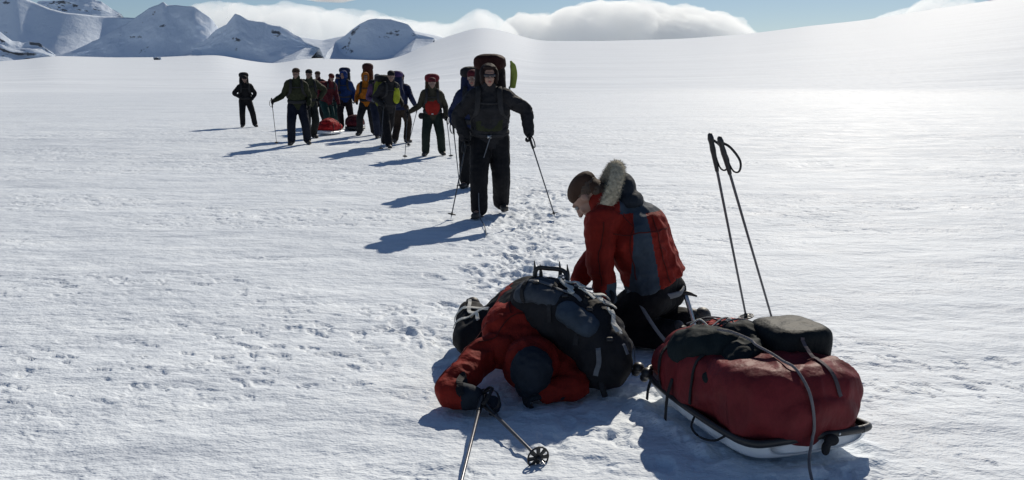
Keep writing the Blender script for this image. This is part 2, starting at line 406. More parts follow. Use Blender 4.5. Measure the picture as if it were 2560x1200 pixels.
def ell(c, r, rot=None, n=16, m=10, p=1.0):
    """ellipsoid; p < 1 squares it off"""
    c = Vector(c); rot = rot or Matrix.Identity(3); vs = []; fs = []
    def sp(v): return math.copysign(abs(v) ** p, v)
    for i in range(m + 1):
        th_ = math.pi * (i + (.02 if i == 0 else -.02 if i == m else 0)) / m
        for k in range(n):
            ph = 2 * math.pi * k / n
            vs.append(c + rot @ Vector((r[0] * sp(math.sin(th_)) * sp(math.cos(ph)), r[1] * sp(math.sin(th_)) * sp(math.sin(ph)), r[2] * sp(math.cos(th_)))))
    for i in range(m):
        for k in range(n):
            a = i * n + k; b = i * n + (k + 1) % n
            fs.append((a, a + n, b + n, b))
    fs.append(tuple(range(n))); fs.append(tuple(m * n + k for k in range(n - 1, -1, -1)))
    return vs, fs
def slab(c, half, rot=None, bev=.15):
    c = Vector(c); rot = rot or Matrix.Identity(3)
    bm = bmesh.new(); bmesh.ops.create_cube(bm, size=2)
    for v in bm.verts: v.co = Vector((v.co.x * half[0], v.co.y * half[1], v.co.z * half[2]))
    w = bev * min(half)
    if w > 0: bmesh.ops.bevel(bm, geom=list(bm.edges), offset=w, segments=2, affect='EDGES')
    bm.verts.index_update()
    vs = [c + rot @ v.co for v in bm.verts]; fs = [tuple(v.index for v in f.verts) for f in bm.faces]; bm.free()
    return vs, fs
def join(prims):
    vs = []; fs = []
    for v, f in prims:
        o = len(vs); vs += list(v); fs += [tuple(i + o for i in q) for q in f]
    return vs, fs
def solid(name, prims, mat, parent=None, smooth=True):
    v, f = join(prims); return link_mesh(name, v, f, mat, parent, smooth)
def blob(name, prims, mat, parent=None, vox=.008, smooth=3, wr=0.0, wsc=9.0, wst=(1, 1, 1), seed=0):
    """union of overlapping closed shapes grown into ONE continuous skin"""
    v, f = join(prims)
    me = bpy.data.meshes.new('tmp'); me.from_pydata([tuple(q) for q in v], [], f); me.update()
    bm = bmesh.new(); bm.from_mesh(me)
    bm.normal_update(); bm.to_mesh(me); bm.free()
    o = bpy.data.objects.new('tmp', me); COL.objects.link(o)
    rm = o.modifiers.new('r', 'REMESH'); rm.mode = 'VOXEL'; rm.voxel_size = vox; rm.use_smooth_shade = True
    if smooth:
        sm = o.modifiers.new('s', 'SMOOTH'); sm.factor = .5; sm.iterations = smooth
    dg = bpy.context.evaluated_depsgraph_get(); dg.update()
    res = bpy.data.meshes.new_from_object(o.evaluated_get(dg))
    bpy.data.objects.remove(o); bpy.data.meshes.remove(me)
    if wr:
        N_ = len(res.vertices); co = np.empty(N_ * 3, np.float32); res.vertices.foreach_get('co', co); co = co.reshape(-1, 3).astype(float)
        no = np.empty(N_ * 3, np.float32); res.vertices.foreach_get('normal', no); no = no.reshape(-1, 3)
        q = co * np.array(wst) * wsc + seed * 7.3
        w = vn3(q[:, 0], q[:, 1], q[:, 2]) + .5 * vn3(q[:, 0] * 2.3, q[:, 1] * 2.3, q[:, 2] * 2.3)
        w = 1 - np.abs(w / 1.5 - .5) * 4                    # creased folds rather than soft bumps
        co = co + no * (wr * w)[:, None]
        res.vertices.foreach_set('co', co.astype(np.float32).ravel()); res.update()
    res.name = name; res.materials.clear(); res.materials.append(mat)
    res.polygons.foreach_set('use_smooth', np.ones(len(res.polygons), dtype=bool))
    r = bpy.data.objects.new(name, res); COL.objects.link(r)
    if parent: r.parent = parent
    return r
def empty(name, loc=(0, 0, 0), rz=0.0, sc=1.0):
    e = bpy.data.objects.new(name, None); COL.objects.link(e); e.location = loc; e.rotation_euler = (0, 0, rz); e.scale = (sc,) * 3
    e.empty_display_size = .2; return e
def ik(a, b, l1, l2, bend):
    a = Vector(a); b = Vector(b); d = b - a; L_ = min(d.length, (l1 + l2) * .999); u = d.normalized()
    x = (l1 * l1 - l2 * l2 + L_ * L_) / (2 * L_); h = math.sqrt(max(l1 * l1 - x * x, 0))
    bd = Vector(bend); bd = (bd - u * bd.dot(u)).normalized()
    return a + u * x + bd * h, a + u * L_
def hand(wr, d, nrm, thumb, curl=55, k=1.0, fat=1.0):
    """palm, four unequal fingers with three bends each and a thumb from the side of the palm"""
    wr = Vector(wr); d = Vector(d).normalized(); nrm = Vector(nrm); nrm = (nrm - d * nrm.dot(d)).normalized()
    s = d.cross(nrm).normalized()
    if s.dot(Vector(thumb)) < 0: s = -s
    pr = [tube([wr - d * .02, wr + d * .045 * k, wr + d * .085 * k], [(.026 * fat, .020 * fat), (.040 * fat, .018 * fat), (.040 * fat, .015 * fat)], side=s, n=12)]
    for i, ln in enumerate((.070, .078, .072, .056)):
        off = (.030 - .0200 * i) * fat
        p = wr + d * .086 * k + s * off; pts = [p]; ang = 10 + 3 * i
        for seg, f in enumerate((.45, .32, .25)):
            ang += curl * (.75 if seg == 0 else 1.0)
            p = p + (d * math.cos(R(min(ang, 230))) + nrm * math.sin(R(min(ang, 230)))) * ln * f * k; pts.append(p)
        pr.append(tube(pts, [.0105 * fat, .010 * fat, .009 * fat, .0075 * fat], side=s, n=8, sub=2))
    p = wr + d * .028 * k + s * .034 * fat
    pr.append(tube([p - s * .01, p + (d * .6 + s * .6 + nrm * .4) * .032, p + (d * .9 + s * .35 + nrm * .9) * .052], [.0135 * fat, .0115 * fat, .009 * fat], n=8, sub=2))
    return pr
def head_prims(c, Rm, k=1.0):
    c = Vector(c)
    def X(p): return c + Rm @ (Vector(p) * k)
    def E_(p, r, rot=None): return ell(X(p), [q * k for q in r], Rm @ rot if rot else Rm, 18, 12)
    pr = [E_((0, .018, .028), (.076, .096, .084)), E_((0, -.018, -.028), (.059, .070, .082)), E_((0, -.058, -.088), (.026, .024, .020)),
          E_((.033, -.058, -.022), (.023, .020, .024)), E_((-.033, -.058, -.022), (.023, .020, .024)),
          E_((0, -.080, .036), (.046, .013, .010)), E_((0, -.088, -.052), (.024, .009, .006)), E_((0, -.086, -.062), (.020, .009, .006)),
          E_((.077, .012, -.002), (.009, .018, .030)), E_((-.077, .012, -.002), (.009, .018, .030)),
          tube([X((0, -.084, .022)), X((0, -.100, -.004)), X((0, -.108, -.022))], [.008 * k, .010 * k, .014 * k], n=10),
          E_((.011, -.096, -.026), (.009, .010, .008)), E_((-.011, -.096, -.026), (.009, .010, .008))]
    return pr, X
from mathutils.bvhtree import BVHTree
def surface(objs):
    vs = []; fs = []
    for o in objs:
        m = Matrix.Translation(o.location) if not o.parent else Matrix.Translation(o.parent.location) @ Matrix.Translation(o.location)
        k = len(vs); vs += [m @ v.co for v in o.data.vertices]; fs += [tuple(i + k for i in p.vertices) for p in o.data.polygons]
    return BVHTree.FromPolygons(vs, fs)
def drape(name, tree, pts, w, t, mat, parent, org=(0, 0, 0), n=26, lift=.004):
    """webbing pulled tight over a load: points (world) snapped to the surface, then a flat band"""
    P = [Vector(p) for p in pts]; seg = [(P[i + 1] - P[i]).length for i in range(len(P) - 1)]; tot = sum(seg); Q = []; Nn = []
    for k in range(n + 1):
        d = tot * k / n; i = 0
        while i < len(seg) - 1 and d > seg[i]: d -= seg[i]; i += 1
        p = P[i].lerp(P[i + 1], min(1, d / max(seg[i], 1e-6)))
        c, nn, _, _ = tree.find_nearest(p); Q.append(c + nn * lift); Nn.append(nn)
    Q = [Q[0]] + [(Q[i - 1] + Q[i] * 2 + Q[i + 1]) / 4 for i in range(1, len(Q) - 1)] + [Q[-1]]
    vs = []; fs = []; o = Vector(org)
    for i, q in enumerate(Q):
        tg = (Q[min(i + 1, n)] - Q[max(i - 1, 0)]).normalized(); nn = Nn[i]; sd_ = tg.cross(nn).normalized()
        for a, b in ((-1, -1), (1, -1), (1, 1), (-1, 1)): vs.append(q + sd_ * (a * w / 2) + nn * (b * t / 2 + t * .5) - o)
    for i in range(n):
        for k in range(4): fs.append((i * 4 + k, i * 4 + (k + 1) % 4, i * 4 + 4 + (k + 1) % 4, i * 4 + 4 + k))
    fs += [(3, 2, 1, 0), tuple(n * 4 + k for k in range(4))]
    return link_mesh(name, vs, fs, mat, parent, False)
def strap(name, pts, w, t, mat, parent, side=None, sub=4):
    return solid(name, [tube(pts, [(w / 2, t / 2)] * len(pts), side=side, n=8, sub=sub)], mat, parent)

MC = {}
def fab(col, **kw):
    k = (tuple(col), tuple(sorted(kw.items())))
    if k not in MC: MC[k] = fabric('fabric', col, **kw)
    return MC[k]
M['skin'] = plain('skin', (.34, .20, .15), .5, var=.1, scale=20)
M['skin_far'] = plain('skin', (.20, .12, .095), .55, var=.1, scale=20)
M['lips'] = plain('lips', (.33, .10, .09), .4)
M['eye'] = plain('eye', (.35, .33, .31), .15, var=.02); M['iris'] = plain('iris', (.05, .03, .02), .2)
M['black_plastic'] = plain('black_plastic', (.018, .018, .02), .45)
M['rubber'] = plain('boot_rubber', (.02, .02, .021), .6, var=.3)
M['leather'] = plain('boot_leather', (.045, .04, .038), .55, var=.3, b=.003)
M['metal'] = plain('brushed_metal', (.45, .46, .48), .3, 1.0)
M['shaft'] = plain('pole_shaft', (.10, .10, .11), .35, .6)
M['hair'] = plain('hair', (.07, .045, .03), .6, var=.4, scale=120, b=.004)
M['web'] = fab((.03, .03, .033)); M['webgrey'] = fab((.16, .17, .19)); M['weblight'] = fab((.55, .55, .52))
M['lens'] = plain('goggle_lens', (.03, .025, .03), .08)

def figure(label, J, st, loc=(0, 0, 0), rz=0.0, sc=1.0, q=1.0, seed=0):
    """J: joints in the person's own frame. Root object is the body mesh itself, one continuous skin."""
    vb = max(.007, .006 * q); vj = .010 * q
    j = {k: (Vector(v) if k != 'headR' else v) for k, v in J.items()}
    hp, X = head_prims(j['head'], j['headR'])
    sh = (j['shB'] - j['shA']).normalized()
    hipd = (j['hipB'] - j['hipA']).normalized()
    skin = M['skin'] if q <= 1 else M['skin_far']
    body = list(hp)
    body.append(tube([X((0, .03, -.05)), j['neck'], j['chest'] * .3 + j['neck'] * .7], [.055, .058, .07], side=sh))
    tor = [j['pelvis'], j['pelvis'] * .55 + j['chest'] * .45, j['chest'], j['neck'] * .75 + j['chest'] * .25]
    body.append(tube(tor, [(.135, .09), (.12, .085), (.15, .10), (.10, .07)], side=sh))
    for s in 'AB':
        body.append(tube([j['sh' + s], j['el' + s], j['wr' + s]], [.047, .037, .026], n=12))
        body += hand(j['wr' + s], j['hd' + s], j['hn' + s], j['ht' + s], curl=j['curl' + s].x, fat=.86)
        body.append(tube([j['hip' + s], j['kn' + s], j['an' + s]], [.075, .052, .036], n=12))
        body.append(tube([j['an' + s], j['an' + s] * .4 + j['to' + s] * .6, j['to' + s]], [.034, .032, .022], n=12))
    root = blob('person', body, skin, None, vb, 2)
    root.location = loc; root.rotation_euler = (0, 0, rz); root.scale = (sc,) * 3
    tag(root, label, 'person', st.get('group', 'people of the roped expedition party'))
    if q <= 1.2:
        for s in (1, -1):
            solid('eye', [ell(X((s * .029, -.0755, .013)), (.0125,) * 3, None, 12, 8)], M['eye'], root)
            solid('iris', [ell(X((s * .029, -.0865, .013)), (.0055, .003, .0055), j['headR'], 10, 6)], M['iris'], root)
        solid('lips', [ell(X((0, -.0945, -.0525)), (.021, .006, .0045), j['headR'], 14, 8), ell(X((0, -.0935, -.0605)), (.018, .006, .005), j['headR'], 14, 8)], M['lips'], root)
    # jacket
    jm = st['jacket']; b = st.get('bulk', 1.0)
    hem = j['pelvis'] + (j['pelvis'] - j['chest']).normalized() * st.get('hem', .10)
    tpts = [hem, j['pelvis'], j['pelvis'] * .5 + j['chest'] * .5, j['chest'], j['chest'] * .45 + j['neck'] * .55, j['neck']]
    jk = [tube(tpts, [(.185 * b, .145 * b), (.18 * b, .14 * b), (.18 * b, .14 * b), (.20 * b, .15 * b), (.145 * b, .11 * b), (.08, .08)], side=sh, flat0=True)]
    jk.append(tube([j['neck'] - (X((0, 0, 0)) - j['neck']) * .3, X((0, .02, -.085))], [.085, .078], side=sh))
    for s in 'AB':
        mid = j['chest'] * .35 + j['neck'] * .65
        jk.append(tube([mid * .6 + j['sh' + s] * .4, j['sh' + s], j['sh' + s] * .5 + j['el' + s] * .5, j['el' + s], j['el' + s] * .4 + j['wr' + s] * .6, j['wr' + s]],
                       [.092 * b, .080 * b, .068 * b, .061 * b, .054 * b, .045 * b], n=14))
    blob('jacket', jk, jm, root, vj, 4, wr=st.get('wr', .008), wsc=st.get('wsc', 13), wst=(1, 1, 1.3), seed=seed)
    # trousers
    tr = [tube([j['pelvis'] + (j['chest'] - j['pelvis']) * .15, j['pelvis'], (j['hipA'] + j['hipB']) / 2 - (j['chest'] - j['pelvis']).normalized() * .02], [(.165, .12), (.17, .13), (.15, .10)], side=hipd)]
    for s in 'AB':
        tr.append(tube([j['hip' + s], j['hip' + s] * .5 + j['kn' + s] * .5, j['kn' + s], j['kn' + s] * .45 + j['an' + s] * .55, j['an' + s] * .96 + j['kn' + s] * .04],
                       [v * st.get('leg', 1.16) for v in (.108, .096, .084, .078, .076)], n=14))
    blob('trousers', tr, st['trousers'], root, vj, 4, wr=.006, wsc=11, wst=(1, 1, 1.2), seed=seed + 3)
    for s in 'AB':
        a = j['an' + s]; t = j['to' + s]; up = (j['kn' + s] - a).normalized(); f = (t - a); f = (f - up * f.dot(up)).normalized(); sd2 = up.cross(f).normalized()
        heel = a - f * .05 - up * .045; ball = t - f * .01
        bt = [tube([a + up * .12, a, a - up * .05], [.060, .056, .052], side=sd2, n=14), tube([heel, (heel + ball) / 2 + up * .012, ball], [(.042, .040), (.045, .042), (.048, .034)], side=sd2, n=14)]
        bo = blob('boot', bt, st.get('boots', M['leather']), root, .007 * max(1, q), 2)
        dn = -up
        solid('sole', [tube([heel + dn * .036, (heel + ball) / 2 + dn * .030, ball + f * .015 + dn * .026], [(.040, .014), (.041, .014), (.046, .014)], side=sd2, n=14)], M['rubber'], bo)
        if st.get('gloves'):
            gl = hand(j['wr' + s], j['hd' + s], j['hn' + s], j['ht' + s], curl=j['curl' + s].x, fat=1.12, k=1.03)
            gl.append(tube([j['wr' + s] - j['hd' + s].normalized() * .06, j['wr' + s] + j['hd' + s].normalized() * .01], [.050, .040], n=12))
            blob('glove', gl, st['gloves'], root, .0055 * max(1, q * .8), 1)
    # headgear
    H = j['headR']
    if st.get('hair'):
        blob('hair', [ell(X((0, .035, .045)), (.084, .092, .082), H), ell(X((0, .075, -.02)), (.065, .045, .07), H)], st['hair'], root, .008 * q, 2, wr=.004, wsc=40)
    if st.get('hat'):
        hp_ = [ell(X((0, .022, .070)), (.086, .106, .062), H), ell(X((0, .022, .045)), (.088, .108, .030), H, p=.9)]
        if st.get('peak'): hp_.append(ell(X((0, -.10, .048)), (.058, .05, .008), H))
        if st.get('flaps'): hp_ += [ell(X((s * .078, .02, -.01)), (.018, .05, .06), H) for s in (1, -1)] + [ell(X((0, .085, .0)), (.07, .03, .07), H)]
        blob('hat', hp_, st['hat'], root, .008 * q, 2, wr=.002, wsc=30)
    if st.get('hood'):
        hd_ = [ell(X((0, .045, .03)), (.108, .105, .115), H), ell(X((0, .055, -.06)), (.10, .085, .08), H), ell(X((s_ * .075, -.005, -.01)), (.030, .06, .09), H) if False else ell(X((.082, -.01, -.005)), (.024, .06, .09), H), ell(X((-.082, -.01, -.005)), (.024, .06, .09), H), ell(X((0, -.02, .105)), (.075, .07, .026), H)]
        blob('hood', hd_, st['hood'], root, .009 * q, 3, wr=.004, wsc=18)
    if st.get('goggles'):
        g = solid('goggles', [tube([X((-.062, -.060, .014)), X((-.035, -.086, .014)), X((0, -.090, .014)), X((.035, -.086, .014)), X((.062, -.060, .014))], [(.020, .010)] * 5, side=H @ Vector((0, 0, 1)), n=12)], M['lens'], root)
        for s in (1, -1): solid('goggle_arm', [tube([X((s * .062, -.058, .016)), X((s * .080, .01, .018))], [.0035, .0035], n=6)], M['black_plastic'], g)
    if st.get('harness'):
        w = .19 * b
        ring_ = [Vector((w * math.sin(a), .152 * b * math.cos(a), 0)) for a in [i * 2 * math.pi / 16 for i in range(17)]]
        c0 = j['pelvis'] * .85 + j['chest'] * .15
        ax = (j['chest'] - j['pelvis']).normalized(); bx = (sh - ax * sh.dot(ax)).normalized(); cx = ax.cross(bx)
        hb = strap('harness', [c0 + bx * p.x + cx * p.y for p in ring_], .045, .012, M['web'], root, side=ax, sub=2)
        fr = c0 - cx * (-.165 * b) if cx.y < 0 else c0 - cx * .165 * b
        solid('buckle', [slab(fr, (.022, .008, .02), None, .3)], M['metal'], hb)
    return root, X

def paint(o, mat, test):
    """give the faces that pass test their own cloth colour"""
    o.data.materials.append(mat)
    for p in o.data.polygons:
        if test(p.center, p.normal): p.material_index = len(o.data.materials) - 1
def child(root, name):
    return [o for o in bpy.data.objects if o.parent is root and o.name.split('.')[0] == name]
def stand_joints(wrA=(-.30, -.10, .95), wrB=(.30, -.10, .95), anA=(-.11, -.12, .10), anB=(.12, .12, .10), lean=.04, yaw=0, pitch=8, hdA=None, hdB=None, curlA=62, curlB=62, drop=.03, twist=0, elA=(-.28, .9, 0), elB=(.28, .9, 0), roll=0.0, tuck=0.0):
    """standing figure of 1.8 m facing -Y; A is the side at -X"""
    J = {}
    pz = .96 - drop
    J['pelvis'] = Vector((0, .02, pz)); J['chest'] = Vector((0, .02 - lean, pz + .34)); J['neck'] = Vector((0, .015 - lean * 1.6, pz + .54))
    J['head'] = Vector((0, -.01 - lean * 2.0, pz + .695)); J['headR'] = Euler((R(pitch), 0, R(yaw))).to_matrix()
    tw = Matrix.Rotation(R(twist), 3, 'Z')
    for s, sx, wr, an, hd_, cu, eb in (('A', -1, wrA, anA, hdA, curlA, elA), ('B', 1, wrB, anB, hdB, curlB, elB)):
        J['sh' + s] = tw @ Vector((sx * .172, .02 - lean * 1.3, pz + .462 + sx * roll))
        e, w = ik(J['sh' + s], wr, .30, .27, eb); J['el' + s] = e; J['wr' + s] = w
        d = (w - e).normalized(); J['hd' + s] = Vector(hd_) if hd_ else d
        J['hn' + s] = Vector((-sx, -.25, 0)); J['ht' + s] = Vector((0, -.6, .6)); J['curl' + s] = Vector((cu, 0, 0))
        J['hip' + s] = Vector((sx * .095, .02, pz - .02))
        kb = (sx * .12, -1, 0)
        k, a = ik(J['hip' + s], an, .45, .43, kb); J['kn' + s] = k; J['an' + s] = a
        J['to' + s] = a + Vector((sx * .05, -.15, -.055))
    return J

def world_pt(loc, rz, sc, p):
    return Vector(loc) + Matrix.Rotation(rz, 3, 'Z') @ (Vector(p) * sc)
def ski_pole(label, top, tip, grp='ski poles carried by the party', basket=True, grip=(.02, .02, .022), loop=True, loopdir=(1, 0, 0), r=.0075, snow_basket=False):
    """grip, strap loop, tapered shaft, basket and steel tip between two real points"""
    top = Vector(top); tip = Vector(tip); e = empty('ski_pole', tip); d = (tip - top); L_ = d.length; u = d / L_
    o = -tip
    tag(e, label, 'ski pole', grp)
    solid('shaft', [tube([top + o + u * .10, top + o + u * (L_ - .05)], [r, r * .72], n=10)], M['shaft'], e)
    gm = M['black_plastic']
    solid('grip', [tube([top + o, top + o + u * .02, top + o + u * .05, top + o + u * .09, top + o + u * .13, top + o + u * .22], [.016, .0195, .016, .018, .0155, .0125], n=12)], gm, e)
    if loop:
        l = Vector(loopdir).normalized()
        strap('wrist_strap', [top + o + u * .02, top + o + u * .05 + l * .05, top + o + u * .13 + l * .085, top + o + u * .20 + l * .06, top + o + u * .19 + l * .02, top + o + u * .03], .016, .004, M['web'], e)
    solid('tip', [tube([top + o + u * (L_ - .055), top + o + u * (L_ - .03), top + o + u * L_], [.006, .005, .0015], n=8)], M['metal'], e)
    if basket:
        c = top + o + u * (L_ - .06); q_ = u.to_track_quat('Z', 'Y').to_matrix()
        pr = [tube([c - u * .014, c + u * .006], [.012, .012], n=10)]
        for k in range(8):
            a = k * math.pi / 4; v = q_ @ Vector((math.cos(a), math.sin(a), 0)); w = q_ @ Vector((-math.sin(a), math.cos(a), 0))
            pr.append(tube([c, c + v * .042], [(.007, .0025), (.010, .0025)], side=w, n=8))
        ring_ = [c + q_ @ Vector((.046 * math.cos(t * math.pi / 8), .046 * math.sin(t * math.pi / 8), 0)) for t in range(17)]
        pr.append(tube(ring_, [.004] * 17, n=6, sub=1))
        solid('basket', pr, M['black_plastic'], e)
    return e
def backpack(label, loc, rz, sc, cols, J, h=.72, top=.55, w=.19, dep=.13, lidh=.09, straps=True, q=1.0, side_bits=None, seed=0):
    """tall rucksack on the back of a standing wearer, in the wearer's frame; top = how far the lid rises above the neck"""
    e = empty('backpack', loc, rz, sc)
    tag(e, label, 'backpack', 'backpacks of the party')
    ch = J['chest']; nk = J['neck']; y0 = ch.y + .155
    zb = J['pelvis'].z + .02; zt = nk.z + top - lidh
    up = Vector((0, (nk.y - ch.y) * .3, 1)).normalized()
    c = Vector((0, y0 + dep, 0))
    body = [tube([c + Vector((0, 0, zb + .08)), c + Vector((0, .02, (zb * .6 + zt * .4))), c + Vector((0, -.01, zt - .05))], [(w, dep), (w * 1.06, dep * 1.1), (w * .95, dep * .95)], side=(1, 0, 0), n=20),
            ell(c + Vector((0, 0, (zb + zt) / 2)), (w * .98, dep * .95, (zt - zb) / 2), None, 24, 14, .5),
            ell(c + Vector((w * .95, 0, zb + .25)), (.06, .08, .16)), ell(c + Vector((-w * .95, 0, zb + .25)), (.06, .08, .16))]
    blob('main_sack', body, cols[0], e, .012 * q, 4, wr=.007, wsc=11, seed=seed)
    blob('lid', [ell(c + Vector((0, -.02, zt + lidh * .4)), (w * 1.02, dep * 1.15, lidh), None, 20, 12, .75)], cols[1], e, .011 * q, 3, wr=.006, wsc=14, seed=seed + 1)
    if straps:
        for s in (1, -1):
            sx = s * .115
            ft = ch.y - .168
            strap('shoulder_strap', [(sx, y0 + .02, nk.z - .05), (sx * 1.02, nk.y + .05, nk.z + .035), (sx * 1.05, nk.y - .07, nk.z + .005), (sx * 1.1, ft, ch.z + .08), (sx * 1.25, ft + .02, ch.z - .06), (s * .205, ch.y + .02, ch.z - .16), (s * .17, y0 + .03, ch.z - .22)],
                  .062, .016, M['web'], e, side=(1, 0, 0))
        strap('chest_strap', [(-.125, ch.y - .166, ch.z + .05), (0, ch.y - .185, ch.z + .045), (.125, ch.y - .166, ch.z + .05)], .022, .008, M['web'], e, side=(0, 0, 1))
        pz = J['pelvis'].z + .06
        strap('hip_belt', [(-.15, y0, pz + .03), (-.208, .02, pz + .02), (-.17, -.11, pz), (0, -.155, pz - .01), (.17, -.11, pz), (.208, .02, pz + .02), (.15, y0, pz + .03)], .075, .022, M['web'], e, side=(0, 0, 1))
    if side_bits: side_bits(e, c, zb, zt)
    return e
# ------------------------------------------------------------ the standing party
def at(px, Y):
    """lateral position of a pixel column at distance Y, and the snow height there"""
    th_ = math.atan(385 / 2200); x = 0
    for _ in range(4):
        zz = ground_z(x, Y) - 1.5
        x = (px - 1280) / 2200 * (Y * math.cos(th_) - zz * math.sin(th_))
    return (x, Y, ground_z(x, Y))
black = fab((.012, .012, .014)); blackd = fab((.02, .02, .023)); olive = fab((.026, .030, .016)); navy = fab((.014, .020, .055)); blue = fab((.007, .024, .095))
red = fab((.20, .014, .011)); maroon = fab((.075, .012, .018)); orange = fab((.36, .115, .012)); lime = fab((.30, .34, .03)); greyf = fab((.10, .11, .13))
bluegrey = fab((.055, .075, .105)); teal = fab((.012, .035, .035)); darkred = fab((.09, .015, .012)); brown = fab((.06, .035, .025)); purple = fab((.05, .03, .10))

# the leader
L0 = at(1225, 10.35)
J = stand_joints(wrA=(-.29, -.12, .93), wrB=(.46, -.13, .985), anA=(-.12, -.26, .10), anB=(.13, .20, .12), lean=.08, yaw=8, pitch=6, elA=(-.6, .3, 0), elB=(.8, .4, .1))
lead, X = figure('man in black jacket leading the party towards the camera with a pole in each hand', J,
    dict(jacket=blackd, trousers=black, boots=M['leather'], gloves=black, hood=fab((.022, .014, .013)), goggles=True, harness=True, bulk=1.2, leg=1.27, wr=.011), L0, 0, .995, .9, 1)
solid('apron_panel', [tube([(0, -.145, 1.36), (0, -.150, 1.18), (0, -.152, 1.02)], [(.155, .03), (.165, .03), (.15, .03)], side=(1, 0, 0), n=18)], olive, lead)
def leader_bits(e, c, zb, zt):
    solid('snow_shovel_blade', [tube([c + Vector((.27, .0, 1.50)), c + Vector((.285, .0, 1.64)), c + Vector((.275, .0, 1.74)), c + Vector((.25, 0, 1.80))], [(.036, .012), (.042, .012), (.036, .012), (.014, .010)], side=(1, 0, 0), n=12)], fab((.25, .30, .06), rough=.4), e)
    solid('ice_axe', [tube([c + Vector((.215, .03, 1.05)), c + Vector((.235, .03, 1.5))], [.013, .013], n=8)], M['metal'], e)
backpack('large dark rucksack with a red brown lid worn by the leader', L0, 0, .995, (fab((.016, .012, .012)), fab((.035, .012, .011))), J, top=.375, w=.19, dep=.14, lidh=.10, q=.9, side_bits=leader_bits, seed=2)
wA = world_pt(L0, 0, .995, J['wrA'] + J['hdA'].normalized() * .075); wB = world_pt(L0, 0, .995, J['wrB'] + J['hdB'].normalized() * .075)
tA = Vector((-.70, 9.95, 0)); tB = Vector((.50, 10.02, 0))
ski_pole('left ski pole of the black jacketed leader, planted beside the long shadow', wA + (wA - tA).normalized() * .10, tA, loopdir=(-.5, -1, 0), r=.009)
ski_pole('right ski pole of the black jacketed leader, held out over the trail', wB + (wB - tB).normalized() * .10, tB, loopdir=(.5, -1, 0), r=.009)
# rope leading down from the leader's harness
rp = solid('climbing_rope', [tube([Vector(L0) + Vector(p) for p in ((0.02, -.19, .95), (-.03, -.22, .80), (-.10, -.26, .55), (-.12, -.34, .28), (-.10, -.5, .05), (-.04, -.9, .015), (.0, -1.5, .012))], [.006] * 7, n=7, sub=8)], M['webgrey'], None)
tag(rp, 'dark climbing rope hanging from the leader down into the trail', 'rope')

def member(px, Y, label, plabel, st, pst, rz=0, sc=1.0, q=1.5, seed=0, pack=True, **kw):
    loc = at(px, Y); J = stand_joints(**kw); rz = rz + math.degrees(math.atan2(-loc[0], loc[1]))
    J['rz'] = rz
    root, X = figure(label, {k: v for k, v in J.items() if k != 'rz'}, st, loc, R(rz), sc, q, seed)
    if pack: backpack(plabel, loc, R(rz), sc, pst['cols'], {k: v for k, v in J.items() if k != 'rz'}, q=q, seed=seed, **{k: v for k, v in pst.items() if k != 'cols'})
    return loc, J
def pole_of(loc, J, rz, sc, side, tip_px, tipY, label):
    w = world_pt(loc, R(J['rz']), sc, J['wr' + side] + J['hd' + side].normalized() * .075); t = Vector(at(tip_px, tipY))
    ski_pole(label, w + (w - t).normalized() * .09, t, loopdir=(.6 if side == 'B' else -.6, -1, 0), r=.0085)

# right behind the leader
l, J = member(1184, 13.3, 'person in navy jacket half hidden behind the leader', 'tall dark rucksack behind the leader\'s shoulder',
    dict(jacket=navy, trousers=black, hat=maroon, gloves=black, bulk=1.1), dict(cols=(navy, blackd), top=.30), 0, .99, 1.2, 5, wrA=(-.30, -.16, .98), wrB=(.24, -.2, .96), yaw=-10, anA=(-.12, -.22, .10), anB=(.13, .2, .10), roll=.01)
pole_of(l, J, 0, .99, 'A', 1150, 12.9, 'ski pole of the half hidden navy jacketed person')
# red fronted walker
l, J = member(1083, 18.7, 'person in bright red jacket with olive sleeves and hip pockets', 'small rucksack with a red lid on the red jacketed person',
    dict(jacket=fab((.040, .036, .026)), trousers=fab((.016, .024, .020)), hat=maroon, gloves=black, bulk=1.05, harness=True), dict(cols=(fab((.05, .03, .02)), fab((.16, .022, .03))), top=.33, w=.165, lidh=.10), 0, .93, 1.5, 7,
    wrA=(-.50, -.14, 1.0), wrB=(.31, -.12, .90), anA=(-.17, -.06, .10), anB=(.20, .06, .10), elA=(-.1, .4, -1), roll=-.012, lean=.06, yaw=8)
rd = [o for o in bpy.data.objects if o.get('label', '').startswith('person in bright red jacket')][0]
solid('jacket_front', [tube([(0, -.10, 1.42), (0, -.135, 1.25), (0, -.14, 1.08), (0, -.12, .97)], [(.11, .05), (.155, .055), (.165, .055), (.14, .05)], side=(1, 0, 0), n=18)], red, rd)
for s in (1, -1): blob('hip_pocket', [slab((s * .25, -.02, .90), (.065, .06, .07), None, .4), ell((s * .25, -.02, .90), (.075, .07, .07))], blackd, rd, .014, 2)
pole_of(l, J, 0, .93, 'A', 1012, 18.0, 'left ski pole of the red jacketed person'); pole_of(l, J, 0, .93, 'B', 1128, 18.2, 'right ski pole of the red jacketed person')
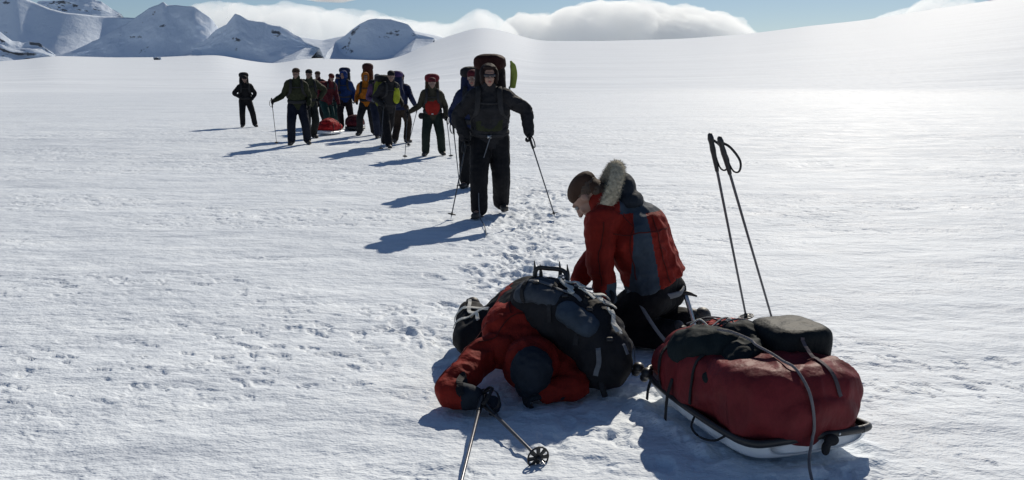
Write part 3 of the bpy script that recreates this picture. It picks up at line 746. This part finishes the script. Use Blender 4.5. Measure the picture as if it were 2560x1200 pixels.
# lime fronted walker in stride
def lime_bits(e, c, zb, zt):
    blob('lime_pocket', [ell((.13, -.22, 1.20), (.085, .07, .19), None, p=.8)], lime, e, .014, 2)
l, J = member(970, 20.3, 'walker in black with a lime bag on the chest, mid stride', 'rucksack of the mid stride walker carrying a lime bag in front',
    dict(jacket=blackd, trousers=black, hat=black, gloves=black, bulk=1.1), dict(cols=(fab((.12, .13, .02)), blackd), top=.16, side_bits=lime_bits), 28, .99, 1.5, 9,
    wrA=(-.25, -.22, 1.02), wrB=(.28, -.2, 1.02), anA=(-.15, -.34, .10), anB=(.13, .42, .14), yaw=-28, lean=.11, roll=.015, pitch=16)
pole_of(l, J, 0, .99, 'A', 952, 19.6, 'ski pole of the mid stride walker with the lime bag')
# navy person next to lime
l, J = member(1003, 21.4, 'person in navy jacket facing away with a high blue pack', 'high dark blue rucksack beside the lime bag',
    dict(jacket=navy, trousers=fab((.03, .022, .018)), hat=black, gloves=navy, bulk=1.08), dict(cols=(navy, purple), top=.30, straps=False, w=.17), 158, .95, 1.6, 11,
    wrA=(-.38, -.1, .92), wrB=(.22, -.2, 1.05))
pole_of(l, J, 0, .97, 'A', 1020, 20.6, 'ski pole between the navy and the red jacketed persons')
# purple grey person between orange and lime
member(946, 23.0, 'person in purple grey jacket between the orange and the lime walkers', 'dark rucksack behind the purple grey jacket',
    dict(jacket=fab((.10, .05, .11)), trousers=fab((.018, .022, .04)), hat=greyf, gloves=greyf, bulk=1.0), dict(cols=(blackd, blackd), top=.10), 10, .93, 1.7, 12, wrA=(-.2, -.24, 1.05), wrB=(.22, -.2, 1.05), anA=(-.06, -.2, .10), anB=(.10, .15, .10))
# orange
l, J = member(920, 23.9, 'person in orange jacket with a tall dark pack', 'very tall dark rucksack above the orange jacket',
    dict(jacket=orange, trousers=blackd, hood=orange, gloves=black, bulk=1.12), dict(cols=(fab((.07, .025, .012)), fab((.05, .018, .018))), top=.50, w=.15, lidh=.11), -12, .95, 1.6, 13,
    wrA=(-.26, -.2, .95), wrB=(.16, -.27, 1.08), anA=(-.22, -.08, .10), anB=(.16, .06, .10), yaw=24, roll=.015, lean=.07)
# blue
l, J = member(864, 26.8, 'person in bright blue jacket standing by the small dark sled', 'dark rucksack on the blue jacketed person',
    dict(jacket=blue, trousers=fab((.02, .014, .016)), hood=fab((.01, .03, .13)), gloves=black, bulk=1.2), dict(cols=(blackd, navy), top=.36, w=.17), -8, .98, 1.7, 15,
    wrA=(-.14, -.26, 1.10), wrB=(.30, -.06, .88), anA=(-.10, -.12, .10), anB=(.20, .12, .10), yaw=-30, roll=-.02, lean=.07)
# purple behind
member(838, 27.6, 'person in dark violet jacket behind the maroon one', 'navy rucksack behind the violet jacket',
    dict(jacket=purple, trousers=teal, hat=navy, gloves=black, bulk=1.05), dict(cols=(navy, navy), top=.02), 38, .93, 1.8, 17, wrA=(-.22, -.2, .92), wrB=(.25, -.2, .96), lean=.12, pitch=22)
# maroon bending
member(818, 25.6, 'person in maroon jacket stooping over the red sled', 'maroon rucksack of the stooping person',
    dict(jacket=maroon, trousers=teal, hat=darkred, gloves=black, bulk=1.15), dict(cols=(maroon, fab((.16, .02, .02))), top=.02, w=.18), 32, .93, 1.7, 19, wrA=(-.10, -.45, .85), wrB=(.18, -.42, .85), lean=.17, pitch=25)
member(802, 27.9, 'person with only a dark head showing above the maroon jacket', 'dark rucksack hidden behind the maroon jacket',
    dict(jacket=fab((.06, .018, .022)), trousers=black, hat=brown, gloves=black, bulk=1.0), dict(cols=(blackd, blackd), top=-.04), -30, .98, 1.8, 20, roll=.02, wrA=(-.3, .02, .86), wrB=(.26, -.1, .86))
# green
l, J = member(747, 21.0, 'person in dark olive jacket holding one pole out to the side', 'olive rucksack on the person with one pole held out',
    dict(jacket=olive, trousers=fab((.010, .012, .022)), hat=brown, peak=True, gloves=black, bulk=1.05, leg=1.18), dict(cols=(olive, olive), top=-.02, w=.2), 0, 1.02, 1.5, 21,
    wrA=(-.50, -.16, 1.02), wrB=(.27, -.10, .90), anA=(-.16, -.08, .10), anB=(.20, .08, .10), yaw=-22, elA=(-.3, .4, -1), roll=-.015, lean=.06)
pole_of(l, J, 0, 1.02, 'A', 692, 21.0, 'ski pole held out by the olive jacketed person')
member(776, 22.8, 'person in olive jacket standing behind the one with a pole', 'dark olive rucksack of the person behind',
    dict(jacket=fab((.045, .047, .028)), trousers=fab((.02, .022, .022)), hat=black, gloves=black, bulk=1.15), dict(cols=(olive, blackd), top=.0, w=.2), 15, 1.0, 1.6, 23, wrA=(-.2, -.2, .95), wrB=(.26, -.10, 1.03), elB=(1, .3, .1), yaw=-34, roll=.02)
# far black
member(617, 27.6, 'lone person all in black standing apart on the far left', 'round topped black rucksack on the lone black figure',
    dict(jacket=black, trousers=black, hat=black, gloves=black, bulk=1.1), dict(cols=(black, blackd), top=.36, w=.16, lidh=.10), 4, .90, 1.6, 25,
    wrA=(-.17, -.20, 1.02), wrB=(.21, -.16, .96), anA=(-.13, -.04, .10), anB=(.28, .02, .10), elA=(-1, .3, 0), elB=(.7, .5, 0), yaw=12, pitch=20, roll=.012)
# ------------------------------------------------------------ foreground: kneeling helper, fallen walker, loaded sled
def hand_defaults(J):
    for s in 'AB':
        J['hd' + s] = (Vector(J['wr' + s]) - Vector(J['el' + s])).normalized() if 'hd' + s not in J else Vector(J['hd' + s])
        J.setdefault('hn' + s, (0, -.3, -1)); J.setdefault('ht' + s, (0, -1, 0)); J.setdefault('curl' + s, (50, 0, 0))
        J['curl' + s] = Vector(J['curl' + s])
    return J
def off(J, o):
    return {k: (Vector(v) - Vector(o) if k[:2] in ('pe', 'ch', 'ne', 'he', 'sh', 'el', 'wr', 'hi', 'kn', 'an', 'to') and k != 'headR' else v) for k, v in J.items()}
KO = Vector((.80, 4.98, 0))
KR = Euler((0, 0, R(-110))).to_matrix() @ Euler((R(58), 0, 0)).to_matrix()
KJ = hand_defaults(off(dict(pelvis=(.83, 4.98, .40), chest=(.71, 4.99, .67), neck=(.575, 5.0, .84), head=(.43, 4.99, .87), headR=KR,
          shA=(.70, 5.15, .775), shB=(.50, 4.85, .745), elA=(.56, 5.25, .55), elB=(.49, 4.82, .53), wrA=(.40, 5.15, .36), wrB=(.53, 4.80, .335),
          hipA=(.90, 5.06, .31), hipB=(.79, 4.91, .31), knA=(.66, 5.30, .09), knB=(.56, 5.08, .09), anA=(1.03, 5.05, .12), anB=(.90, 4.86, .10), toA=(1.10, 5.0, .04), toB=(1.00, 4.78, .045),
          hnA=(0, 0, -1), hnB=(-.6, 0, -1), htA=(-1, 0, 0), htB=(-1, 0, 0)), KO))
redj = fab((.21, .018, .012), wr=.022); slate = fab((.045, .062, .085)); slated = fab((.020, .026, .036))
kneel, KX = figure('kneeling person in red jacket with a fur ruffed hood, bending over the fallen one', KJ,
    dict(jacket=redj, trousers=black, hair=M['hair'], gloves=black, bulk=1.16, hem=.02, wr=.012, wsc=10, group='people tending the fallen walker'), KO, 0, 1, .8, 31)
jk = child(kneel, 'jacket')[0]
def kneel_panel(c, n):
    p = c + KO
    t = (p.z - .25) / .65
    cx = .755 - .05 * t; w = .10 - .075 * t
    front = n.y < .1
    return (front and abs(p.x - cx) < w and p.z > .36 and p.y < 5.0) or (p.z > .80 and p.x > .60 and front) or (p.x < .60 and p.z < .42 and p.x > .52 and front) or p.z < .375 and p.x > .62
paint(jk, slate, kneel_panel)
kr = child(kneel, 'jacket')[0]
def R3(x, y, z): return Vector((x, y, z)) - KO
blob('hood', [ell(R3(.625, 5.02, .915), (.085, .115, .10)), ell(R3(.60, 5.02, .93), (.06, .12, .105)), ell(R3(.66, 4.99, .86), (.09, .12, .06))], slated, kneel, .008, 2, wr=.005, wsc=16)
def furry(name, pts, rad, mat, parent, nh=5200, seed=1):
    """a ruff: a padded ring carrying short separate hairs"""
    vs, fs = tube(pts, [rad] * len(pts), n=12, sub=4)
    rg = random.Random(seed); V = list(vs); F = list(fs); base = [f for f in fs if len(f) == 4]
    for i in range(nh):
        f = rg.choice(base); a, b, c, d = [vs[k] for k in f]
        p = (a + b + c + d) / 4 + (b - a) * rg.uniform(-.5, .5) + (d - a) * rg.uniform(-.5, .5)
        n = (b - a).cross(d - a).normalized()
        if n.dot(p - sum(vs, Vector()) / len(vs)) < -1: n = -n
        t = (n + Vector((rg.uniform(-.6, .6), rg.uniform(-.6, .6), rg.uniform(-.6, .6)))).normalized()
        L_ = rg.uniform(.008, .022); s_ = t.orthogonal().normalized() * .0012
        o = len(V); V += [p - s_, p + s_, p + t * L_]; F.append((o, o + 1, o + 2))
    return link_mesh(name, V, F, mat, parent)
M['fur'] = plain('fur', (.44, .39, .29), .9, var=.4, scale=60, b=.006)
ang = [i * 2 * math.pi / 14 for i in range(15)]
hc = R3(.540, 4.97, .905); sdv = Vector((.35, -.92, 0)); upv = Vector((.38, .1, 1)).normalized()
furry('fur_ruff', [hc + sdv * (.10 * math.cos(a)) + upv * (.150 * math.sin(a)) + Vector((-.02 * math.cos(a), 0, 0)) for a in ang], .041, M['fur'], kneel)
blob('cap', [ell(KX((0, .03, .060)), (.090, .108, .070), KR), ell(KX((0, .075, .0)), (.07, .05, .07), KR)], brown, kneel, .008, 2)
# braces and harness webbing hanging over the dark trousers
strap('harness_webbing', [R3(.70, 4.86, .36), R3(.74, 4.80, .26), R3(.82, 4.74, .14), R3(.90, 4.70, .06)], .022, .008, M['webgrey'], kneel, side=(1, 0, 0))
strap('harness_belt', [R3(.66, 4.89, .345), R3(.74, 4.84, .335), R3(.84, 4.82, .33), R3(.95, 4.88, .335), R3(1.0, 5.0, .34)], .035, .012, M['webgrey'], kneel, side=(0, 0, 1))
ax_ = empty('ice_axe', (1.02, 4.98, 0)); tag(ax_, 'ice axe with pale shaft hanging at the kneeling person\'s hip', 'ice axe')
solid('axe_shaft', [tube([(-.01, 0, .30), (.03, -.03, .16), (.055, -.05, .05)], [(.014, .008)] * 3, side=(1, 0, 0), n=8)], M['metal'], ax_)
solid('axe_head', [tube([(-.055, .01, .28), (-.01, 0, .315), (.05, -.01, .30)], [(.010, .005), (.014, .006), (.006, .004)], side=(0, 0, 1), n=8)], M['black_plastic'], ax_)

# ---- the fallen walker, face down towards the camera
PO = Vector((.05, 4.5, 0))
PR = Euler((0, R(6), R(6))).to_matrix() @ Euler((R(72), 0, 0)).to_matrix()
PJ = hand_defaults(off(dict(pelvis=(.12, 4.72, .31), chest=(.05, 4.42, .23), neck=(.07, 4.25, .17), head=(.085, 4.10, .125), headR=PR,
          shA=(-.13, 4.29, .17), shB=(.23, 4.28, .14), elA=(-.30, 4.00, .07), elB=(.31, 4.10, .06), wrA=(-.175, 3.93, .06), wrB=(.17, 4.05, .045),
          hipA=(.02, 4.80, .27), hipB=(.22, 4.80, .26), knA=(-.22, 4.66, .12), knB=(.45, 4.72, .10), anA=(-.235, 4.97, .19), anB=(.44, 5.10, .15), toA=(-.27, 5.08, .05), toB=(.46, 5.17, .04),
          hdA=(1, -.25, -.1), hdB=(-1, -.2, -.1), hnA=(0, .2, -1), hnB=(0, .2, -1), htA=(0, 1, 0), htB=(0, 1, 0), curlA=(48, 0, 0)), PO))
def P3(x, y, z): return Vector((x, y, z)) - PO
prone, PX = figure('fallen walker in red jacket lying face down, dark cap towards the camera', PJ,
    dict(jacket=redj, trousers=black, hair=M['hair'], gloves=fab((.02, .026, .034)), bulk=1.05, hem=-.15, wr=.013, wsc=10, group='people tending the fallen walker'), PO, 0, 1, .8, 37)
blob('hood', [ell(PX((0, .05, -.02)), (.125, .115, .085), PR), ell(P3(.10, 4.19, .18), (.135, .10, .10)), ell(P3(.10, 4.16, .13), (.145, .08, .12))], redj, prone, .009, 3, wr=.006, wsc=16)
blob('cap', [ell(PX((0, .015, .066)), (.102, .112, .076), PR), ell(PX((0, -.07, .03)), (.07, .05, .04), PR)], slated, prone, .006, 2, wr=.006, wsc=22)
TG = surface([child(prone, 'trousers')[0]])
for a, b_, c_ in (((-.33, 4.80, .16), (-.24, 4.70, .32), (-.10, 4.72, .22)), ((-.36, 4.92, .16), (-.26, 4.84, .34), (-.12, 4.84, .24)), ((-.20, 4.60, .30), (-.25, 4.78, .30), (-.25, 4.95, .32))):
    drape('gaiter_strap', TG, [a, b_, c_], .020, .005, M['weblight'], prone, PO, n=16)
TJ = surface([child(prone, 'jacket')[0]])
for pts in ([(-.20, 4.34, .34), (-.33, 4.14, .26), (-.40, 3.98, .14)], [(-.16, 4.14, .34), (.05, 4.30, .42), (.3, 4.2, .3)], [(-.02, 4.30, .42), (-.02, 4.45, .45), (.0, 4.6, .45)]):
    drape('seam', TJ, pts, .007, .002, darkred, prone, PO, n=24, lift=.001)
drape('cuff', TJ, [(-.245, 3.85, .12), (-.24, 3.93, .18), (-.235, 4.05, .12)], .030, .006, blackd, prone, PO, n=14)
strap('gaiter_strap', [P3(-.215, 4.85, .24), P3(-.17, 4.88, .17), P3(-.19, 4.84, .08)], .022, .006, M['weblight'], prone, side=(0, 1, 0))
strap('gaiter_strap', [P3(-.30, 4.96, .215), P3(-.24, 4.93, .235), P3(-.18, 4.95, .20)], .020, .006, M['weblight'], prone, side=(0, 1, 0))

paint(child(prone, 'jacket')[0], slated, lambda c, n: c.x + PO.x < -.0 and c.x + PO.x > -.235 and c.y + PO.y < 4.02)
blob('bib', [tube([P3(.07, 4.46, .265), P3(.10, 4.58, .30), P3(.125, 4.74, .32)], [(.185, .145), (.19, .15), (.18, .15)], side=(1, 0, 0), n=20)], black, prone, .010, 4, wr=.006, wsc=11, seed=3)
# ---- his rucksack, slipped over the right shoulder
BO = Vector((.30, 4.45, .0)); pk = empty('backpack', BO)
tag(pk, 'big dark rucksack lying across the fallen walker, grey lid and crampons on top', 'backpack', 'backpacks of the party')
def B3(x, y, z): return Vector((x, y, z)) - BO
ms = blob('main_sack', [tube([B3(.14, 4.47, .37), B3(.28, 4.36, .345), B3(.41, 4.26, .265)], [(.165, .15), (.17, .155), (.16, .15)], side=(.6, .6, .3), n=20),
                   ell(B3(.455, 4.21, .18), (.14, .14, .16), None, 18, 12, .85)], blackd, pk, .010, 3, wr=.011, wsc=10, seed=41)
ld_ = blob('lid', [tube([B3(.07, 4.42, .455), B3(.15, 4.38, .465), B3(.24, 4.32, .44)], [(.085, .05), (.105, .06), (.09, .05)], side=(.2, .8, .1), n=18)], fab((.06, .072, .092)), pk, .009, 3, wr=.011, wsc=13, seed=42)
sp_ = blob('side_pocket', [tube([B3(.28, 4.22, .40), B3(.38, 4.17, .345)], [(.085, .055), (.08, .05)], side=(.5, .8, 0), n=16)], slate, pk, .009, 3, wr=.009, wsc=14, seed=43)
rg = random.Random(5); T_ = surface([ms, ld_, sp_])
for a, b_, w, m in (((.17, 4.60, .45), (.02, 4.26, .40), .024, 'web'), ((.30, 4.52, .46), (.16, 4.18, .36), .022, 'web'), ((.44, 4.42, .38), (.30, 4.10, .26), .024, 'web'), ((.54, 4.34, .26), (.40, 4.06, .12), .024, 'webgrey'), ((.05, 4.40, .52), (.52, 4.14, .22), .018, 'webgrey')):
    d = drape('compression_strap', T_, [a, (Vector(a) + Vector(b_)) / 2 + Vector((0, 0, .15)), b_], w, .004, M[m], pk, BO)
for p in ((.12, 4.34, .52), (.26, 4.27, .47), (.37, 4.2, .40), (.47, 4.12, .28)):
    c, nn, _, _ = T_.find_nearest(Vector(p)); blob('buckle', [slab(c + nn * .010 - BO, (.017, .022, .007), None, .3)], M['black_plastic'], pk, .005, 1)
for k in range(15):
    u = k / 14
    a = Vector((.22 + .30 * u, 4.38 - .20 * u, .60 - .14 * u)); dv = Vector((rg.uniform(.0, .13), rg.uniform(-.15, .08), rg.uniform(-.06, .0)))
    ps = [a + dv * (m / 4) + Vector((rg.uniform(-.02, .02), rg.uniform(-.02, .02), 0)) for m in range(5)]
    drape('webbing', T_, ps, rg.uniform(.010, .022), .006, M['weblight'] if k % 4 else M['webgrey'], pk, BO, n=14, lift=rg.uniform(.008, .035))
strap('loose_strap', [B3(.53, 4.24, .30), B3(.60, 4.24, .24), B3(.615, 4.23, .14), B3(.60, 4.22, .07)], .014, .004, M['webgrey'], pk, side=(0, 1, 0))
strap('loose_strap', [B3(.42, 4.10, .14), B3(.435, 4.08, .07), B3(.45, 4.06, .02)], .028, .006, M['web'], pk, side=(1, 0, 0))
cr = empty('crampons', (.22, 4.46, .465)); tag(cr, 'pair of crampons with upright points strapped on top of the rucksack', 'crampons')
def C3(x, y, z): return Vector((x, y, z)) - Vector((.22, 4.66, .44))
solid('crampon_frame', [tube([C3(.12, 4.66, .455), C3(.125, 4.66, .54), C3(.19, 4.66, .545), C3(.27, 4.66, .53), C3(.285, 4.64, .47)], [(.012, .010)] * 5, n=8), tube([C3(.12, 4.66, .46), C3(.20, 4.64, .47), C3(.285, 4.63, .455)], [.014] * 3, n=8)], M['black_plastic'], cr)
for x, h in ((.115, .105), (.145, .085), (.245, .10), (.285, .085)):
    solid('point', [tube([C3(x, 4.66, .46), C3(x + .005, 4.66, .46 + h * .6), C3(x, 4.655, .46 + h + .02)], [(.013, .006), (.010, .005), (.003, .003)], n=8)], M['black_plastic'], cr)
ck = solid('rope_coil', [tube([Vector((.51 + .050 * math.cos(t * .7) * (1 + .1 * math.sin(t)), 4.74 + .03 * math.sin(t * .7), .33 + .045 * math.sin(t * .7 + .6) + .006 * math.sin(t * 2.1))) for t in range(40)], [.007] * 40, n=7, sub=3)], M['web'], None)
tag(ck, 'small dark loop of cord between the rucksack and the kneeling person', 'cord')

# ---- his two poles
wv = Vector(PO) + PJ['wrA'] + Vector((.06, -.02, -.01))
ski_pole('ski pole lying in the blue shadow, its star shaped basket nearest the camera', (-.165, 3.965, .055), (.130, 3.30, .015), loopdir=(.3, 0, .6), r=.009, grp='ski poles of the fallen walker')
ski_pole('pale ski pole running from the fallen walker\'s glove out of the bottom of the picture', (-.135, 3.99, .07), (-.215, 2.75, .01), loopdir=(.4, .1, .5), r=.0085, grp='ski poles of the fallen walker')

# ---- loaded sled
SA = Vector((1.195, 3.345, 0)); sL = Vector((-.33, .944, 0)).normalized(); sW = Vector((sL.y, -sL.x, 0)); SZ = Vector((0, 0, 1))
sled = empty('sled', SA, 0)
tag(sled, 'white hulled sled carrying a big red bag, nearest the camera', 'sled', 'cargo sleds of the party')
def Sp(t, w, z): return sL * t + sW * w + SZ * z
M['hull'] = plain('hull_plastic', (.74, .77, .80), .35, var=.12, scale=8)
secs = []
for t, hw, z0, zr in ((-.045, .22, .075, .125), (-.02, .275, .050, .12), (.04, .29, .022, .11), (.12, .295, .006, .105), (.3, .295, .003, .10), (.6, .285, .003, .10), (.82, .265, .012, .105), (.92, .235, .05, .115), (.96, .19, .08, .12)):
    row = []
    for k in range(17):
        a = -math.pi / 2 + math.pi * k / 16
        w = math.copysign(abs(math.sin(a)) ** .55, a) * hw; z = z0 + (zr - z0) * (1 - abs(math.cos(a)) ** .7)
        row.append(Sp(t, w, z))
    for k in range(16, -1, -1):
        a = -math.pi / 2 + math.pi * k / 16
        w = math.copysign(abs(math.sin(a)) ** .55, a) * (hw - .008); z = z0 + .008 + (zr - z0 - .008) * (1 - abs(math.cos(a)) ** .7)
        row.append(Sp(t, w, z))
    secs.append(row)
nS = len(secs[0]); hv = [v for r in secs for v in r]; hf = []
for i in range(len(secs) - 1):
    for k in range(nS): hf.append((i * nS + k, i * nS + (k + 1) % nS, (i + 1) * nS + (k + 1) % nS, (i + 1) * nS + k))
hf.append(tuple(range(17))); hf.append(tuple((len(secs) - 1) * nS + k for k in range(16, -1, -1)))
ho = link_mesh('hull', hv, hf, M['hull'], sled)
sb = ho.modifiers.new('s', 'SUBSURF'); sb.levels = 2; sb.render_levels = 2
rimp = [r[16] for r in secs]; riml = [r[0] for r in secs]
loop_ = [rimp[0]] + rimp + [rimp[-1] * .5 + riml[-1] * .5] + riml[::-1] + [riml[0] * .5 + rimp[0] * .5, rimp[0]]
solid('rim', [tube([p + SZ * .008 for p in loop_], [(.013, .016)] * len(loop_), n=10, sub=3)], M['black_plastic'], sled)
cover = fab((.15, .020, .024), wr=.014, scale=12, rough=.55)
def bag_sections():
    out = []
    for t, hw, zt in ((.0, .245, .27), (.06, .275, .345), (.2, .285, .375), (.45, .285, .345), (.7, .27, .33), (.95, .25, .31), (1.12, .22, .27), (1.2, .16, .20)):
        out.append((t, hw, zt))
    return out
bp = []
B_ = bag_sections()
rb = Matrix((sW, sL, SZ)).transposed()
bp.append(tube([Sp(.06, 0, .20), Sp(.3, 0, .22), Sp(.6, 0, .20), Sp(.86, 0, .18)], [(.27, .13), (.295, .16), (.285, .14), (.23, .11)], side=sW, n=28))
bp.append(ell(Sp(.20, .0, .215), (.285, .235, .17), rb, 32, 20, .58)); bp.append(ell(Sp(.53, -.01, .205), (.280, .30, .155), rb, 32, 20, .62))
bp.append(ell(Sp(.20, .06, .31), (.20, .15, .075))); bp.append(ell(Sp(.45, .02, .31), (.20, .2, .07))); bp.append(ell(Sp(.78, -.03, .27), (.16, .13, .08)))
cb = blob('cargo_bag', bp, cover, sled, .009, 7, wr=.024, wsc=6.5, wst=(1, 1, .7), seed=51)
# lashings over the load
def lash(t, mat, w=.022, zt=.40, a0=-1, a1=1, bow=.0):
    pts = []
    for k in range(9):
        u = a0 + (a1 - a0) * k / 8
        pts.append(Sp(t + bow * u, u * .312, .11 + (zt - .11) * (1 - abs(u) ** 4.5)))
    return pts
TB = surface([cb])
for t, w in ((.70, .026), (.42, .014)): drape('lashing_strap', TB, [SA + Sp(t, -.34, .12), SA + Sp(t, -.30, .34), SA + Sp(t, -.1, .5), SA + Sp(t, .1, .5), SA + Sp(t, .30, .34), SA + Sp(t, .34, .12)], w, .004, M['web'], sled, SA, n=40)
strap('strap_tail', [Sp(.58, -.30, .20), Sp(.575, -.325, .12), Sp(.575, -.332, .0)], .026, .006, M['web'], sled, side=sL)
strap('strap_tail', [Sp(.80, -.285, .13), Sp(.80, -.30, .08), Sp(.80, -.305, .03)], .026, .006, M['web'], sled, side=sL)
strap('cord_loop', [Sp(.38, -.295, .11), Sp(.36, -.325, .06), Sp(.27, -.335, .05), Sp(.18, -.325, .07), Sp(.13, -.30, .11)], .010, .010, M['web'], sled, side=sL)
for t in (.88, .97): blob('buckle', [ell(Sp(t, -.265, .13), (.03, .035, .028)), ell(Sp(t + .02, -.27, .10), (.022, .03, .02))], M['black_plastic'], sled, .007, 1)
for w in (-.22, -.19, .10):
    solid('rivet', [ell(Sp(-.06 + abs(w) * .1, w, .132), (.009, .009, .009))], M['metal'], sled)
blob('rope_knot', [ell(Sp(-.07, .05, .12), (.03, .022, .025)), ell(Sp(-.075, .02, .09), (.018, .018, .03))], M['web'], sled, .006, 1)
# things lashed on top
bx = blob('dry_bag', [ell(Sp(.34, .135, .405) + SA, (.145, .145, .085), rb, 28, 18, .42)], fab((.010, .013, .015), rough=.6), None, .009, 5, wr=.004, wsc=10, seed=55)
tag(bx, 'square edged black bag lashed on the right of the red load', 'bag', 'bags lashed on the sled')
bx = blob('stuff_sack', [tube([Sp(.60, -.225, .335) + SA, Sp(.52, -.19, .365) + SA, Sp(.42, -.12, .385) + SA], [(.085, .075), (.095, .080), (.08, .065)], side=sL, n=18)], fab((.012, .019, .022)), None, .009, 4, wr=.010, wsc=13, seed=56)
tag(bx, 'floppy dark green sack slumped over the left side of the load', 'bag', 'bags lashed on the sled')
bx = blob('draped_jacket', [tube([Sp(.50, -.0, .385) + SA, Sp(.36, -.09, .385) + SA, Sp(.26, -.18, .34) + SA], [(.08, .05), (.09, .05), (.055, .04)], side=sL, n=16), ell(Sp(.45, -.02, .42) + SA, (.11, .08, .05)), tube([Sp(.30, -.17, .35) + SA, Sp(.33, -.27, .28) + SA], [(.05, .03), (.03, .02)], side=sL, n=12)], fab((.012, .018, .021)), None, .009, 4, wr=.012, wsc=15, seed=57)
tag(bx, 'crumpled dark jacket hanging down between the two bags on the load', 'jacket', 'bags lashed on the sled')
bx = blob('red_sack', [tube([Sp(.88, -.06, .27) + SA, Sp(.76, .04, .34) + SA, Sp(.62, .10, .385) + SA], [(.10, .045), (.10, .05), (.08, .04)], side=sW, n=16)], fab((.33, .03, .03)), None, .009, 2, wr=.016, wsc=16, seed=58)
tag(bx, 'crumpled bright red cloth sack behind the dark bags', 'bag', 'bags lashed on the sled')
rg = random.Random(8)
for i in range(8):
    a = Sp(.86 - .045 * i, rg.uniform(-.12, .12), .365 + .010 * i); b_ = Sp(.74 - .04 * i, rg.uniform(-.14, .14), .385 + .009 * i)
    strap('lashing_cord', [a, a * .5 + b_ * .5 + SZ * .03, b_], .014, .008, (M['webgrey'], M['web'], M['weblight'])[i % 3], sled, side=(0, 1, 0))
# tow rope over the load towards the camera
M['rope'] = fab((.20, .19, .20), scale=90, wr=.004)
TL = surface([cb] + [o for o in bpy.data.objects if o.get('group') == 'bags lashed on the sled'])
rp_pts = []
for p in (Sp(.42, -.17, .50), Sp(.36, -.14, .52), Sp(.30, -.11, .50), Sp(.24, -.09, .46), Sp(.17, -.08, .44), Sp(.09, -.07, .42), Sp(.03, -.065, .38), Sp(-.03, -.06, .33), Sp(-.06, -.055, .26), Sp(-.08, -.05, .19)):
    c, nn, _, _ = TL.find_nearest(SA + p); rp_pts.append(c + nn * .010)
rp_pts += [SA + Sp(-.078, -.05, .135), Vector((1.125, 3.13, .075)), Vector((1.085, 2.85, .03)), Vector((1.02, 2.4, .02)), Vector((.95, 1.6, .02))]
rope = solid('tow_rope', [tube(rp_pts, [.006] * len(rp_pts), n=8, sub=4)], M['rope'], None)
tag(rope, 'thick pale tow rope running over the sled load and down to the snow', 'rope')
rope = drape('strap', TL, [SA + Sp(.20, .09, .46), SA + Sp(.10, .08, .45), SA + Sp(.0, .08, .40), SA + Sp(-.04, .09, .28)], .017, .003, fab((.11, .09, .10)), None, n=20)
tag(rope, 'flat grey strap lying down the front of the red load', 'strap')

# boot shaped bag / thermos standing behind the sled
bt = empty('spare_boot', (1.12, 5.02, 0)); tag(bt, 'dark rounded boot standing on its toe behind the sled', 'boot')
blob('boot_shell', [tube([(0, 0, .17), (.0, .01, .10), (.01, .03, .05)], [.052, .056, .05], n=16), tube([(0, 0, .06), (0, -.07, .05)], [.045, .04], n=14)], M['leather'], bt, .008, 2)
strap('ankle_strap', [(-.058, 0, .10), (0, -.062, .10), (.058, 0, .10)], .016, .006, M['webgrey'], bt, side=(0, 0, 1))

# ---- poles planted beside the sled
ski_pole('left one of two poles planted beside the sled, thick gripped', (1.20, 5.36, 1.205), (1.50, 5.42, .0), loopdir=(.9, -.2, -.2), r=.009, grp='ski poles planted behind the sled')
ski_pole('right one of two poles planted beside the sled, strap hanging open', (1.24, 5.28, 1.19), (1.645, 5.32, .0), loopdir=(1, -.2, -.1), r=.009, grp='ski poles planted behind the sled')

# ---- two small sleds among the standing party
def small_sled(loc, rz, label, w, l, h, c, hullc):
    e = empty('sled', loc, R(rz)); tag(e, label, 'sled', 'cargo sleds of the party')
    pr = [tube([(0, -l / 2, .09), (0, -l * .3, .07), (0, l * .3, .07), (0, l / 2, .09)], [(w * .40, .04), (w * .5, .065), (w * .5, .065), (w * .42, .04)], side=(1, 0, 0), n=20)]
    blob('hull', pr, hullc, e, .014, 3)
    blob('cargo_bag', [tube([(0, -l * .38, .20), (0, 0, .24), (0, l * .36, .2)], [(w * .40, .09), (w * .46, h * .5), (w * .40, .10)], side=(1, 0, 0), n=20), ell((w * .1, -l * .2, h * .8), (w * .3, l * .2, .10))], c, e, .016, 3, wr=.018, wsc=9, seed=int(w * 100))
    for t in (-.2, .2):
        strap('lashing_strap', [(-w * .48, l * t, .10), (-w * .42, l * t, h * .75), (0, l * t, h * 1.06), (w * .42, l * t, h * .75), (w * .48, l * t, .10)], .03, .012, M['web'], e, side=(0, 1, 0))
small_sled(at(824, 24.2), -18, 'small sled with a bright red bag between the standing people', .52, .95, .40, fab((.30, .015, .018)), M['hull'])
small_sled(at(888, 26.2), 10, 'darker small sled with a maroon bag at the blue jacketed person\'s feet', .60, 1.1, .42, maroon, M['black_plastic'])

TK = surface([child(kneel, 'jacket')[0]])
for pts in ([(.50, 4.70, .80), (.46, 4.68, .62), (.48, 4.68, .42)], [(.66, 4.80, .84), (.64, 4.72, .66), (.66, 4.72, .42)], [(.80, 4.84, .80), (.84, 4.8, .62), (.90, 4.78, .42)], [(.58, 4.75, .70), (.76, 4.75, .71), (.92, 4.9, .72)]):
    drape('seam', TK, pts, .006, .002, darkred, kneel, KO, n=24, lift=.001)
